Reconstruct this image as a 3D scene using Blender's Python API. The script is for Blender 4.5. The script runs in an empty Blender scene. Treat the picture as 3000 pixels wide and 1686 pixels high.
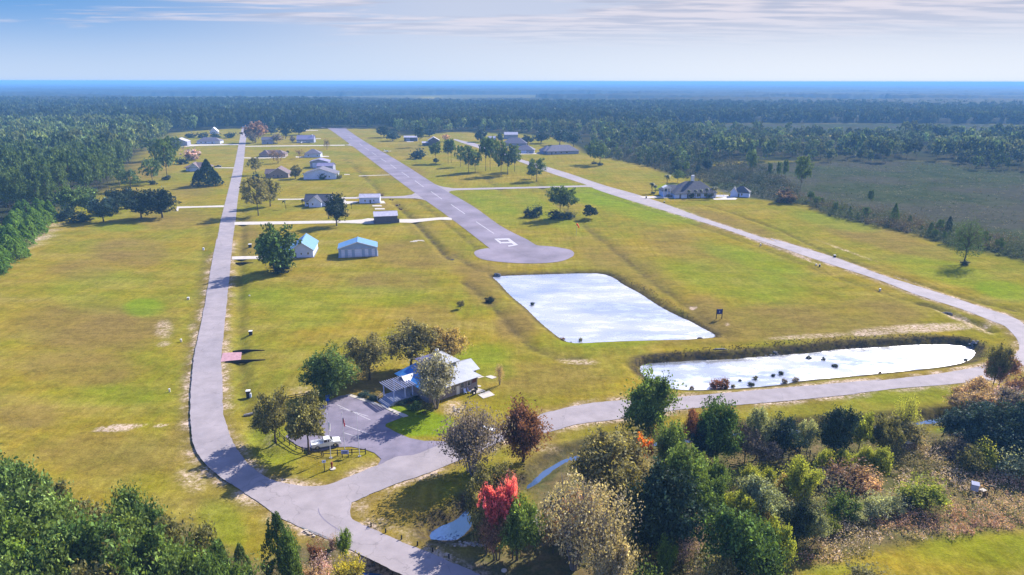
import bpy, math, random
import numpy as np
from mathutils import Vector, Matrix
SC = bpy.context.scene
COL = SC.collection
# ------------------------------------------------------------ camera, sky, sun, exposure
CAM_H = 71.0; FPX = 2000.0; HORIZ = 238.6; ROLL = 0.0014
PITCH = math.atan((843 - HORIZ) / FPX)
_f = Vector((0, math.cos(PITCH), -math.sin(PITCH)))
_r = Vector((1, 0, 0)); _u = _r.cross(_f)
_r2 = (_r * math.cos(ROLL) + _u * math.sin(ROLL)).normalized(); _u2 = _r2.cross(_f)
cam_d = bpy.data.cameras.new('camera'); cam = bpy.data.objects.new('camera', cam_d); COL.objects.link(cam)
cam_d.sensor_width = 36; cam_d.lens = 24.0; cam_d.clip_end = 200000; cam_d.clip_start = 0.5
cam.matrix_world = Matrix(((_r2.x, _u2.x, -_f.x, 0), (_r2.y, _u2.y, -_f.y, 0), (_r2.z, _u2.z, -_f.z, CAM_H), (0, 0, 0, 1)))
SC.camera = cam
SUN_AZ, SUN_EL = math.radians(45), math.radians(36)
SUN_DIR = Vector((math.sin(SUN_AZ) * math.cos(SUN_EL), math.cos(SUN_AZ) * math.cos(SUN_EL), math.sin(SUN_EL)))
sl = bpy.data.lights.new('sun', 'SUN'); sl.energy = 5.0; sl.angle = math.radians(0.5); sl.color = (1.0, 0.93, 0.83)
sun = bpy.data.objects.new('sun', sl); COL.objects.link(sun)
sun.rotation_euler = SUN_DIR.to_track_quat('Z', 'Y').to_euler()
SC.view_settings.view_transform = 'Standard'; SC.view_settings.look = 'None'
SC.view_settings.exposure = 1.13; SC.view_settings.gamma = 1.0
w = bpy.data.worlds.new('World'); SC.world = w; w.use_nodes = True
nt = w.node_tree; N = nt.nodes; L = nt.links; N.clear()
def nd(t, **k):
    n = N.new(t)
    for a, b in k.items(): setattr(n, a, b)
    return n
wo = nd('ShaderNodeOutputWorld'); bg = nd('ShaderNodeBackground'); L.new(bg.outputs[0], wo.inputs[0])
sky = nd('ShaderNodeTexSky', sky_type='NISHITA', sun_disc=False); sky.sun_elevation = SUN_EL; sky.sun_rotation = SUN_AZ
sky.altitude = 70; sky.air_density = 1.0; sky.dust_density = 0.6; sky.ozone_density = 2.5
bg.inputs[1].default_value = 0.075
tc = nd('ShaderNodeTexCoord'); sp = nd('ShaderNodeSeparateXYZ'); L.new(tc.outputs['Generated'], sp.inputs[0])
def mth(op, a, b=None, c=None):
    n = nd('ShaderNodeMath', operation=op)
    for i, v in enumerate((a, b, c)):
        if v is None: continue
        if isinstance(v, (int, float)): n.inputs[i].default_value = v
        else: L.new(v, n.inputs[i])
    return n.outputs[0]
zc = mth('ADD', mth('MAXIMUM', sp.outputs[2], 0.0), 0.045)
cx = mth('DIVIDE', sp.outputs[0], zc); cy = mth('DIVIDE', sp.outputs[1], zc)
cb = nd('ShaderNodeCombineXYZ'); L.new(mth('MULTIPLY', cx, 0.42), cb.inputs[0]); L.new(cy, cb.inputs[1])
no = nd('ShaderNodeTexNoise'); L.new(cb.outputs[0], no.inputs['Vector'])
no.inputs['Scale'].default_value = 0.8; no.inputs['Detail'].default_value = 8; no.inputs['Roughness'].default_value = 0.62; no.inputs['Distortion'].default_value = 0.6
# thin cloud everywhere except the upper left, which stays clear
side = mth('MULTIPLY_ADD', sp.outputs[0], 0.26, 0.06)
def rngw(v, a, b, c=0, d=1, smooth=True):
    q = nd('ShaderNodeMapRange'); q.interpolation_type = 'SMOOTHSTEP' if smooth else 'LINEAR'; L.new(v, q.inputs['Value'])
    for k, x in zip(('From Min', 'From Max', 'To Min', 'To Max'), (a, b, c, d)): q.inputs[k].default_value = x
    return q.outputs[0]
def mixw(f, a, b, bl='MIX'):
    q = nd('ShaderNodeMixRGB', blend_type=bl)
    for i, v in enumerate((f, a, b)):
        if isinstance(v, (int, float)): q.inputs[i].default_value = v
        elif isinstance(v, tuple): q.inputs[i].default_value = tuple(x * KS for x in v) + (1,)
        else: L.new(v, q.inputs[i])
    return q.outputs[0]
KS = 1 / (0.075 * 2 ** 1.13)
hor = mixw(rngw(sp.outputs[0], -.55, .5), (.56, .70, .93), (.84, .90, 1.0))
top = mixw(rngw(sp.outputs[0], -.62, -.05), (.13, .37, .78), (.57, .64, .82))
low = mixw(rngw(sp.outputs[2], .0, .105), hor, top)
blue = nd('ShaderNodeMixRGB', blend_type='MULTIPLY'); blue.inputs[0].default_value = 1; L.new(sky.outputs[0], blue.inputs[1]); blue.inputs[2].default_value = (0.56, 0.93, 1.90, 1)
mv = mixw(rngw(sp.outputs[2], .10, .30), low, blue.outputs[0])
cov = mth('MULTIPLY', rngw(mth('ADD', no.outputs[0], side), 0.46, 0.59), mth('MULTIPLY', rngw(sp.outputs[2], .035, .10, 0, .9), rngw(sp.outputs[2], .50, .75, 1, .25)))
n2 = nd('ShaderNodeTexNoise'); L.new(cb.outputs[0], n2.inputs['Vector']); n2.inputs['Scale'].default_value = 2.6; n2.inputs['Detail'].default_value = 6
cc = mixw(rngw(n2.outputs[0], .38, .62), (.50, .54, .70), (.80, .76, .85))
cs = nd('ShaderNodeVectorMath', operation='SCALE'); L.new(cc, cs.inputs[0]); L.new(rngw(sp.outputs[2], .12, .34, 1.0, 1.38), cs.inputs['Scale'])
fin = nd('ShaderNodeMixRGB'); L.new(cov, fin.inputs[0]); L.new(mv, fin.inputs[1]); L.new(cs.outputs[0], fin.inputs[2]); L.new(fin.outputs[0], bg.inputs[0])
cy_ = SC.cycles
cy_.max_bounces = 6; cy_.diffuse_bounces = 3; cy_.glossy_bounces = 3; cy_.transmission_bounces = 4; cy_.volume_bounces = 1; cy_.use_denoising = True
cy_.sample_clamp_indirect = 4
# ------------------------------------------------------------ photograph pixel -> ground
def ray(x, y): return (_f + _r2 * ((x - 1500) / FPX) - _u2 * ((y - 843) / FPX))
def G(x, y, z=0.0):
    d = ray(x, y); t = (z - CAM_H) / d.z
    return Vector((d.x * t, d.y * t, z))
def px_of(X, Y, Z):
    v = np.stack([X, Y, Z - CAM_H], -1)
    r = v @ np.array(_r2); u = v @ np.array(_u2); f = v @ np.array(_f)
    f = np.where(f < 1, 1, f)
    return 1500 + FPX * r / f, 843 - FPX * u / f
def ht(bx, by, ty, z=0.0):      # height of a thing standing at (bx, by) whose top is seen at row ty
    p = G(bx, by, z); d = ray(bx, ty); t = p.y / d.y
    return CAM_H + d.z * t - z
def mpp(by):                    # metres per photo pixel sideways at that row
    p = G(1500, by); return p.dot(_f) / FPX + (CAM_H * math.sin(PITCH)) / FPX
def Zf(ox, oy, s): return lambda *a: [(ox + a[i] / s, oy + a[i + 1] / s) for i in range(0, len(a), 2)]
R1 = Zf(0, 200, 2.576); R2 = Zf(1000, 200, 2.576); R3 = Zf(2000, 200, 2.576); R4 = Zf(0, 700, 2.576); R5 = Zf(1000, 700, 2.576); R6 = Zf(2000, 700, 2.576)
T1 = Zf(0, 1126, 2.576); T2 = Zf(1000, 1126, 2.576); T3 = Zf(2000, 1126, 2.576); T4 = Zf(650, 950, 3.2175); T5 = Zf(1080, 1000, 6.295)
T6 = Zf(680, 340, 5.152); T7 = Zf(680, 550, 5.152); B6 = Zf(720, 1480, 5.6); C1 = Zf(1100, 360, 6.44); C2 = Zf(1380, 370, 6.44); C3 = Zf(1860, 480, 6.44)
C4 = Zf(430, 360, 6.44); P5 = Zf(2560, 980, 5.17); N9 = Zf(1380, 670, 14.31); P8 = Zf(2780, 1340, 10.34); F8 = Zf(880, 1230, 8.52); S0 = Zf(0, 0, 1)
# ------------------------------------------------------------ tagging and mesh helpers
def tag(o, label=None, cat=None, group=None, kind=None):
    if label: o['label'] = label
    if cat: o['category'] = cat
    if group: o['group'] = group
    if kind: o['kind'] = kind
    return o
def empty(name, loc, rz=0.0, label=None, cat=None, group=None):
    o = bpy.data.objects.new(name, None); o.location = loc; o.rotation_euler = (0, 0, rz); o.empty_display_size = 0.3
    COL.objects.link(o); return tag(o, label, cat, group)
class MB:
    def __init__(s): s.v = []; s.f = []
    def add(s, vs, fs):
        n = len(s.v); s.v += [tuple(p) for p in vs]; s.f += [tuple(i + n for i in q) for q in fs]; return s
    def box(s, x0, y0, z0, x1, y1, z1):
        return s.add([(x0, y0, z0), (x1, y0, z0), (x1, y1, z0), (x0, y1, z0), (x0, y0, z1), (x1, y0, z1), (x1, y1, z1), (x0, y1, z1)],
                     [(3, 2, 1, 0), (4, 5, 6, 7), (0, 1, 5, 4), (1, 2, 6, 5), (2, 3, 7, 6), (3, 0, 4, 7)])
    def slab(s, quad, t):     # quad top corners ccw from above, thickness t down
        q = [Vector(p) for p in quad]; n = len(q)
        return s.add(q + [p - Vector((0, 0, t)) for p in q], [tuple(range(n)), tuple(range(2 * n - 1, n - 1, -1))] + [(i, i + n, (i + 1) % n + n, (i + 1) % n)[::1] for i in range(n)])
    def prism(s, prof, y0, y1, ax='y'):    # profile (a,b) extruded; ax y: (x,z) along y ; ax x: (y,z) along x
        n = len(prof)
        f = (lambda a, b, t: (a, t, b)) if ax == 'y' else (lambda a, b, t: (t, a, b))
        return s.add([f(a, b, y0) for a, b in prof] + [f(a, b, y1) for a, b in prof],
                     [tuple(range(n)), tuple(range(2 * n - 1, n - 1, -1))] + [(i, i + n, (i + 1) % n + n, (i + 1) % n) for i in range(n)])
    def tube(s, p, q, r0, r1=None, n=8, cap=True):
        p = Vector(p); q = Vector(q); r1 = r0 if r1 is None else r1; d = (q - p)
        if d.length < 1e-6: return s
        d.normalize(); a = d.orthogonal().normalized(); b = d.cross(a)
        vs = [p + (a * math.cos(t) + b * math.sin(t)) * r0 for t in [2 * math.pi * i / n for i in range(n)]] + \
             [q + (a * math.cos(t) + b * math.sin(t)) * r1 for t in [2 * math.pi * i / n for i in range(n)]]
        fs = [(i, (i + 1) % n, (i + 1) % n + n, i + n) for i in range(n)]
        if cap: fs += [tuple(range(n - 1, -1, -1)), tuple(range(n, 2 * n))]
        return s.add(vs, fs)
    def lathe(s, prof, n=12, c=(0, 0)):
        m = len(prof); vs = []
        for r, z in prof:
            for i in range(n):
                t = 2 * math.pi * i / n; vs.append((c[0] + r * math.cos(t), c[1] + r * math.sin(t), z))
        fs = [(k * n + i, k * n + (i + 1) % n, (k + 1) * n + (i + 1) % n, (k + 1) * n + i) for k in range(m - 1) for i in range(n)]
        fs += [tuple(range(n - 1, -1, -1)), tuple(range((m - 1) * n, m * n))]
        return s.add(vs, fs)
    def build(s, name, mat, parent=None, smooth=False, bevel=0, loc=None):
        me = bpy.data.meshes.new(name); me.from_pydata(s.v, [], s.f); me.materials.append(mat)
        import bmesh
        bm = bmesh.new(); bm.from_mesh(me); bmesh.ops.recalc_face_normals(bm, faces=bm.faces)
        if bevel: bmesh.ops.bevel(bm, geom=bm.edges, offset=bevel, segments=2, affect='EDGES', profile=0.5, clamp_overlap=True)
        bm.to_mesh(me); bm.free()
        if smooth: me.polygons.foreach_set('use_smooth', [True] * len(me.polygons))
        o = bpy.data.objects.new(name, me); COL.objects.link(o); o.parent = parent
        if loc is not None: o.location = loc
        return o
# ------------------------------------------------------------ materials
def newmat(name):
    m = bpy.data.materials.new(name); m.use_nodes = True; return m, m.node_tree, m.node_tree.nodes['Principled BSDF']
def mat(name, c, rough=0.8, metal=0.0, var=0.0, scale=1.0, spec=0.3, c2=None, detail=4, bump=0.0, stripe=None):
    m, t, p = newmat(name); p.inputs['Roughness'].default_value = rough; p.inputs['Metallic'].default_value = metal; p.inputs['Specular IOR Level'].default_value = spec
    c = tuple(c) + (1,)
    if var or c2:
        c2 = tuple(c2) + (1,) if c2 else tuple(x * (1 - var) for x in c[:3]) + (1,)
        g = t.nodes.new('ShaderNodeNewGeometry'); n = t.nodes.new('ShaderNodeTexNoise'); n.inputs['Scale'].default_value = scale; n.inputs['Detail'].default_value = detail; n.inputs['Roughness'].default_value = 0.6
        t.links.new(g.outputs['Position'], n.inputs['Vector'])
        r = t.nodes.new('ShaderNodeMapRange'); r.inputs['From Min'].default_value = 0.35; r.inputs['From Max'].default_value = 0.65; t.links.new(n.outputs[0], r.inputs['Value'])
        x = t.nodes.new('ShaderNodeMixRGB'); x.inputs[1].default_value = c; x.inputs[2].default_value = c2; t.links.new(r.outputs[0], x.inputs[0])
        out = x.outputs[0]
        if stripe:
            tc = t.nodes.new('ShaderNodeTexCoord'); wv = t.nodes.new('ShaderNodeTexWave'); wv.bands_direction = stripe[0]; wv.inputs['Scale'].default_value = stripe[1]; wv.wave_profile = 'SAW'
            t.links.new(tc.outputs['Object'], wv.inputs['Vector'])
            y = t.nodes.new('ShaderNodeMixRGB'); y.blend_type = 'MULTIPLY'; mr = t.nodes.new('ShaderNodeMapRange'); mr.inputs['From Min'].default_value = 0.75; mr.inputs['From Max'].default_value = 1; mr.inputs['To Max'].default_value = stripe[2]
            t.links.new(wv.outputs['Fac'], mr.inputs['Value']); t.links.new(mr.outputs[0], y.inputs[0]); t.links.new(out, y.inputs[1]); y.inputs[2].default_value = (.45, .45, .5, 1); out = y.outputs[0]
        t.links.new(out, p.inputs['Base Color'])
        if bump:
            b = t.nodes.new('ShaderNodeBump'); b.inputs['Strength'].default_value = bump; t.links.new(n.outputs[0], b.inputs['Height']); t.links.new(b.outputs[0], p.inputs['Normal'])
    else: p.inputs['Base Color'].default_value = c
    return m
def leafmat(name, c, trans=0.35, gloss=0.38):
    m, t, p = newmat(name); n = t.nodes; l = t.links
    a = n.new('ShaderNodeAttribute'); a.attribute_name = 'Col'
    oi = n.new('ShaderNodeObjectInfo'); hs = n.new('ShaderNodeHueSaturation')
    x = n.new('ShaderNodeMixRGB'); x.blend_type = 'MULTIPLY'; x.inputs[0].default_value = 1; l.new(a.outputs['Color'], x.inputs[1]); x.inputs[2].default_value = tuple(c) + (1,)
    mr = n.new('ShaderNodeMapRange'); l.new(oi.outputs['Random'], mr.inputs['Value']); mr.inputs['To Min'].default_value = 0.488; mr.inputs['To Max'].default_value = 0.512; l.new(mr.outputs[0], hs.inputs['Hue'])
    mr2 = n.new('ShaderNodeMapRange'); l.new(oi.outputs['Random'], mr2.inputs['Value']); mr2.inputs['To Min'].default_value = 1.2; mr2.inputs['To Max'].default_value = 0.8; l.new(mr2.outputs[0], hs.inputs['Value'])
    l.new(x.outputs[0], hs.inputs['Color']); l.new(hs.outputs[0], p.inputs['Base Color'])
    p.inputs['Roughness'].default_value = .62; p.inputs['Specular IOR Level'].default_value = 0.12
    tr = n.new('ShaderNodeBsdfTranslucent'); g2 = n.new('ShaderNodeMixRGB'); g2.blend_type = 'MULTIPLY'; g2.inputs[0].default_value = 1; l.new(hs.outputs[0], g2.inputs[1]); g2.inputs[2].default_value = (1.5, 1.35, 0.6, 1)
    l.new(g2.outputs[0], tr.inputs[0]); mx = n.new('ShaderNodeMixShader'); mx.inputs[0].default_value = trans
    l.new(p.outputs[0], mx.inputs[1]); l.new(tr.outputs[0], mx.inputs[2]); l.new(mx.outputs[0], n['Material Output'].inputs[0])
    return m
M = {}
M['asphalt'] = mat('asphalt', (.305, .27, .28), .85, var=.2, scale=.3, detail=8, spec=.2)
M['asphalt2'] = mat('worn_asphalt', (.21, .185, .235), .85, c2=(.15, .135, .175), scale=.35, detail=8, spec=.2)
M['runway'] = mat('runway_asphalt', (.225, .195, .24), .85, var=.35, scale=.06, detail=10, spec=.2)
def cracks(m, sc=.11, dark=.78):
    t = m.node_tree; p = t.nodes['Principled BSDF']; src = p.inputs['Base Color'].links[0].from_socket; g = t.nodes.new('ShaderNodeNewGeometry')
    nz_ = t.nodes.new('ShaderNodeTexNoise'); nz_.inputs['Scale'].default_value = .5; t.links.new(g.outputs['Position'], nz_.inputs['Vector']); ad = t.nodes.new('ShaderNodeVectorMath'); ad.operation = 'MULTIPLY_ADD'; t.links.new(nz_.outputs['Color'], ad.inputs[0]); ad.inputs[1].default_value = (3, 3, 0); t.links.new(g.outputs['Position'], ad.inputs[2])
    v = t.nodes.new('ShaderNodeTexVoronoi'); v.feature = 'DISTANCE_TO_EDGE'; v.inputs['Scale'].default_value = sc; t.links.new(ad.outputs[0], v.inputs['Vector'])
    r = t.nodes.new('ShaderNodeMapRange'); r.inputs['From Max'].default_value = .009; r.inputs['To Min'].default_value = 1; r.inputs['To Max'].default_value = 0; t.links.new(v.outputs['Distance'], r.inputs['Value'])
    x = t.nodes.new('ShaderNodeMixRGB'); x.blend_type = 'MULTIPLY'; t.links.new(r.outputs[0], x.inputs[0]); t.links.new(src, x.inputs[1]); x.inputs[2].default_value = (dark, dark, dark, 1)
    n3 = t.nodes.new('ShaderNodeTexNoise'); n3.inputs['Scale'].default_value = .05; n3.inputs['Detail'].default_value = 3; t.links.new(g.outputs['Position'], n3.inputs['Vector']); r3 = t.nodes.new('ShaderNodeMapRange'); r3.inputs['From Min'].default_value = .48; r3.inputs['From Max'].default_value = .56; r3.inputs['To Max'].default_value = .5; t.links.new(n3.outputs[0], r3.inputs['Value'])
    y = t.nodes.new('ShaderNodeMixRGB'); y.blend_type = 'MULTIPLY'; t.links.new(r3.outputs[0], y.inputs[0]); t.links.new(x.outputs[0], y.inputs[1]); y.inputs[2].default_value = (.80, .82, .86, 1); t.links.new(y.outputs[0], p.inputs['Base Color'])
for k_ in ('asphalt', 'asphalt2', 'runway'): cracks(M[k_])
M['concrete'] = mat('concrete', (.50, .46, .40), .85, var=.2, scale=.6, spec=.2)
M['grey_conc'] = mat('grey_concrete', (.22, .22, .23), .9, c2=(.10, .10, .11), scale=1.2)
M['pink_conc'] = mat('pink_concrete', (.42, .24, .27), .85, var=.3, scale=1.0)
M['paint'] = mat('road_paint', (.48, .46, .49), .7, var=.35, scale=2.0)
M['white'] = mat('white_paint', (.66, .66, .68), .5, var=.08, scale=1.5)
M['wall_w'] = mat('white_siding', (.52, .60, .84), .7, var=.12, scale=.6)
M['wall_g'] = mat('grey_siding', (.27, .29, .40), .8, var=.15, scale=.6)
M['wall_t'] = mat('tan_brick', (.30, .24, .22), .85, var=.2, scale=1.2)
M['wall_d'] = mat('dark_siding', (.10, .09, .12), .8, var=.2, scale=.8)
M['wall_b'] = mat('barn_wall', (.27, .38, .62), .55, var=.12, scale=.5, stripe=('X', 1.2, .35))
M['roof_blue'] = mat('blue_metal_roof', (.05, .21, .50), .38, var=.15, scale=.7, stripe=('X', 1.0, .35), spec=.5)
M['roof_blue2'] = mat('blue_metal_roof_shed', (.12, .27, .45), .4, var=.15, scale=.7, stripe=('Y', 1.0, .35), spec=.5)
M['roof_metal'] = mat('pale_metal_roof', (.50, .48, .56), .42, c2=(.36, .35, .42), scale=.8, stripe=('X', 1.2, .4), spec=.5)
M['roof_club'] = mat('galvanised_roof', (.34, .36, .42), .42, metal=.2, c2=(.27, .29, .34), scale=.8, spec=.5, stripe=('X', 2.2, .5))
M['roof_dark'] = mat('charcoal_shingles', (.075, .08, .11), .85, c2=(.05, .055, .08), scale=1.0)
M['roof_grey'] = mat('grey_shingles', (.145, .14, .185), .85, c2=(.105, .10, .14), scale=.8)
M['roof_brown'] = mat('brown_shingles', (.17, .125, .135), .85, c2=(.12, .09, .10), scale=.8)
M['roof_purp'] = mat('mauve_metal_roof', (.25, .23, .36), .5, var=.12, scale=.5, stripe=('X', .8, .3))
M['glass'] = mat('window_glass', (.02, .025, .035), .12, spec=.8)
M['black'] = mat('black_painted_wood', (.018, .016, .016), .7)
M['wood'] = mat('weathered_wood', (.17, .13, .10), .85, var=.3, scale=3)
M['deck'] = mat('painted_deck', (.30, .33, .42), .75, var=.15, scale=2)
M['bark'] = mat('bark', (.085, .062, .05), .95, var=.35, scale=2.0)
M['barkg'] = mat('grey_bark', (.20, .175, .16), .95, var=.35, scale=2.0)
M['tire'] = mat('tyre_rubber', (.012, .012, .013), .8)
M['rim'] = mat('wheel_metal', (.5, .5, .52), .35, metal=.8)
M['carw'] = mat('white_car_paint', (.72, .74, .76), .22, spec=.6)
M['card'] = mat('dark_car_paint', (.02, .025, .045), .2, spec=.7)
M['carr'] = mat('silver_car_paint', (.35, .36, .40), .25, metal=.4, spec=.6)
M['plane'] = mat('aircraft_white', (.80, .80, .82), .3, spec=.5)
M['lamp'] = mat('headlight_glass', (.6, .62, .65), .15, spec=.8)
M['red'] = mat('rust_red', (.22, .035, .02), .7)
M['orange'] = mat('orange_fabric', (.85, .13, .03), .8)
M['bluep'] = mat('blue_plastic', (.02, .12, .75), .5)
M['signw'] = mat('sign_face', (.30, .34, .62), .6, var=.2, scale=5)
M['flagr'] = mat('red_cloth', (.60, .03, .05), .8); M['flagb'] = mat('navy_cloth', (.02, .03, .16), .8); M['flagw'] = mat('white_cloth', (.75, .75, .75), .8)
M['brick'] = mat('red_brick', (.15, .06, .045), .9, var=.3, scale=4)
M['rock'] = mat('pale_rock', (.46, .40, .34), .95, var=.35, scale=2.5)
# ------------------------------------------------------------ terrain
def poly_sdf(X, Y, P):       # signed distance to polygon (negative inside), numpy
    P = np.array(P); n = len(P); d = np.full(X.shape, 1e18); ins = np.zeros(X.shape, bool)
    for i in range(n):
        a = P[i]; b = P[(i + 1) % n]; e = b - a; wx = X - a[0]; wy = Y - a[1]
        t = np.clip((wx * e[0] + wy * e[1]) / max(e @ e, 1e-12), 0, 1)
        d = np.minimum(d, (wx - t * e[0]) ** 2 + (wy - t * e[1]) ** 2)
        c = (a[1] > Y) != (b[1] > Y)
        if abs(e[1]) > 1e-12: ins ^= c & (X < e[0] * (Y - a[1]) / e[1] + a[0])
    return np.where(ins, -1, 1) * np.sqrt(d)
def line_dist(X, Y, P):
    P = np.array(P); d = np.full(X.shape, 1e18)
    for a, b in zip(P[:-1], P[1:]):
        e = b - a; wx = X - a[0]; wy = Y - a[1]; t = np.clip((wx * e[0] + wy * e[1]) / max(e @ e, 1e-12), 0, 1)
        d = np.minimum(d, (wx - t * e[0]) ** 2 + (wy - t * e[1]) ** 2)
    return np.sqrt(d)
_rs = np.random.RandomState(5); _tab = _rs.rand(256, 256)
def vnoise(x, y):
    xi = np.floor(x).astype(int); yi = np.floor(y).astype(int); fx = x - xi; fy = y - yi; fx = fx * fx * (3 - 2 * fx); fy = fy * fy * (3 - 2 * fy)
    g = lambda i, j: _tab[i % 256, j % 256]
    return (g(xi, yi) * (1 - fx) + g(xi + 1, yi) * fx) * (1 - fy) + (g(xi, yi + 1) * (1 - fx) + g(xi + 1, yi + 1) * fx) * fy
def fbm(x, y, o=4):
    s = 0; a = .5
    for k in range(o): s = s + a * vnoise(x * 2 ** k + 17 * k, y * 2 ** k + 31 * k); a *= .5
    return s
def smooth_poly(P, it=2):
    for _ in range(it):
        Q = []
        for i in range(len(P)):
            a = P[i]; b = P[(i + 1) % len(P)]; Q += [(a[0] * .75 + b[0] * .25, a[1] * .75 + b[1] * .25), (a[0] * .25 + b[0] * .75, a[1] * .25 + b[1] * .75)]
        P = Q
    return P
def gp(pts, z=0.0): return [tuple(G(x, y, z))[:2] for x, y in pts]
ZP1, ZP2, ZC = -1.1, -1.7, -1.6
pond1_px = R5(1137, 288, 1180, 283, 1400, 274, 1600, 268, 1800, 262, 1960, 262, 2060, 295, 2120, 345, 2250, 410, 2350, 480, 2450, 540, 2576, 600) + R6(60, 625, 130, 665, 200, 700, 268, 742, 150, 752, 0, 762) + \
    R5(2300, 767, 2000, 777, 1850, 787, 1720, 787, 1640, 745, 1560, 680, 1500, 630, 1440, 570, 1380, 510, 1300, 450, 1240, 390, 1190, 330)
pond1 = smooth_poly(gp(pond1_px, ZP1), 1)
pond2_px = S0(1866, 1075, 1900, 1064) + R6(0, 925, 150, 915, 350, 910, 520, 895, 750, 875, 1000, 860, 1100, 840, 1300, 828, 1500, 815, 1750, 800, 1950, 795, 2100, 803, 2170, 820, 2215, 850, 2200, 890, 2140, 930, 2000, 960, 1800, 985, 1500, 1015, 1200, 1045, 900, 1070, 750, 1100, 600, 1115, 400, 1130, 200, 1140, 0, 1142) + S0(1950, 1136, 1895, 1115)
pond2 = smooth_poly(gp(pond2_px, ZP2), 1)
pool = smooth_poly(gp(T2(640, 1165, 690, 1095, 780, 1055, 860, 1030, 960, 930, 1010, 900, 1030, 960, 985, 1060, 960, 1115, 930, 1140, 870, 1175, 810, 1190, 720, 1182), ZC), 1)
pool2 = smooth_poly(gp(S0(1068, 1671, 1113, 1680, 1150, 1692, 1140, 1730, 1080, 1740, 1040, 1700), ZC), 1)
creek_px = S0(1535, 1436, 1560, 1420, 1600, 1385, 1650, 1352, 1700, 1340, 1800, 1318, 1950, 1300, 2150, 1277, 2400, 1263, 2560, 1254, 2640, 1246, 2720, 1238, 2780, 1230, 2900, 1220, 3100, 1205)
def ribbon(pts, w):
    a = []; b = []
    for i, p in enumerate(pts):
        q = Vector(pts[min(i + 1, len(pts) - 1)]) - Vector(pts[max(i - 1, 0)]); q = Vector((q[0], q[1])).normalized(); n = Vector((-q.y, q.x)); ww = w[i] if isinstance(w, (list, tuple)) else w
        a.append((p[0] + n.x * ww, p[1] + n.y * ww)); b.append((p[0] - n.x * ww, p[1] - n.y * ww))
    return a, b
_c = gp(creek_px, ZC); _a, _b = ribbon(_c, [.3, .6, .75, .6] + [.95] * 20)
creek = _a + _b[::-1]
ditches = [  # (pixel points, depth, half width, brown)
    (S0(722, 560, 712, 640, 706, 740, 703, 860, 700, 960, 703, 1010, 708, 1080, 716, 1150, 728, 1220, 748, 1268, 790, 1330), .75, 2.0, .35),
    (S0(610, 640, 597, 760, 575, 880, 550, 1000, 545, 1150, 545, 1270, 575, 1350, 640, 1430), .35, 3.0, .25),
    (S0(1008, 464, 1039, 489, 1068, 518, 1101, 549, 1116, 573), .8, 2.2, .8), (S0(1150, 592, 1175, 611, 1217, 652, 1268, 705, 1303, 745, 1318, 757), .9, 2.2, .8),
    (S0(1361, 828, 1388, 844, 1458, 910, 1505, 968, 1563, 1018, 1586, 1032, 1640, 1047, 1700, 1048), .5, 2.5, .6),
    (S0(2060, 600, 2140, 622, 2280, 672, 2440, 748, 2540, 780, 2660, 820, 2815, 867, 2893, 890, 3000, 915), .6, 2.0, .45),
    (S0(2691, 888, 2737, 898, 2776, 913, 2815, 929, 2862, 945, 2904, 968), 1.3, 1.6, .7),
    (S0(1560, 520, 1640, 604, 1760, 700, 1900, 815, 2000, 886, 2070, 935, 2130, 985), .45, 3.5, .5),
    (S0(1470, 560, 1400, 505, 1300, 440, 1230, 415, 1130, 390), .4, 3, .35), (S0(1200, 570, 1290, 640, 1390, 720, 1400, 738), .25, 2.5, .5),
    (S0(1330, 745, 1400, 790, 1470, 800, 1620, 798, 1770, 795, 1820, 815), .35, 3, .55),
    (S0(1900, 400 + 140, 2080, 560, 2180, 590, 2260, 600), .35, 2, .4), (S0(1400, 548, 1560, 560, 1700, 561, 1760, 570, 1980, 640, 2200, 715, 2500, 830, 2690, 890), .3, 2.5, .35)]
DG = [(gp(p), d, hw, br) for p, d, hw, br in ditches]
def cr(P, n=6):
    o = []; P = [Vector(p) for p in P]
    for i in range(len(P) - 1):
        a = P[max(i - 1, 0)]; b = P[i]; c = P[i + 1]; d = P[min(i + 2, len(P) - 1)]
        for k in range(n):
            t = k / n; o.append(tuple(.5 * ((2 * b) + (-a + c) * t + (2 * a - 5 * b + 4 * c - d) * t * t + (-a + 3 * b - 3 * c + d) * t ** 3)))
    o.append(tuple(P[-1])); return o
left_e = R1(1828, 440, 1825, 452, 1800, 580, 1765, 750, 1700, 1010, 1665, 1150, 1640, 1290) + R4(1635, 0, 1600, 170, 1570, 350, 1525, 600, 1470, 860, 1450, 1030, 1437, 1200, 1440, 1400) + T1(1460, 450, 1530, 580, 1650, 690, 1800, 790, 1950, 890, 2100, 1000, 2280, 1085, 2400, 1140, 2570, 1210) + B6(1850, 800, 2150, 945, 2400, 1070, 2576, 1150) + S0(1300, 1740, 1420, 1800)
right_e = S0(1500, 1730) + T2(1050, 1440, 900, 1370, 790, 1330, 640, 1260, 450, 1190, 230, 1090, 110, 1035, 68, 990, 75, 900, 110, 880, 200, 840, 430, 745, 600, 690, 780, 620) + S0(1390, 1330, 1480, 1290) + T2(1560, 362, 1800, 300, 2100, 262) + T3(0, 190, 380, 160, 800, 125, 1200, 85, 1600, 35, 2000, 3) + P5(1500, 715) + S0(2930, 1108, 2985, 1080, 3020, 1050, 3035, 1015, 3020, 975, 2990, 942) + R6(2450, 578, 2300, 530, 2000, 430, 1700, 335, 1500, 272, 1150, 142, 680, 0) + R3(700, 1310, 500, 1245, 180, 1140, 0, 1075) + R2(2400, 1010, 2200, 945, 1970, 880, 1700, 790, 1450, 715, 1330, 680) + C1(1980, 420, 1640, 340, 1490, 305)
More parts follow.
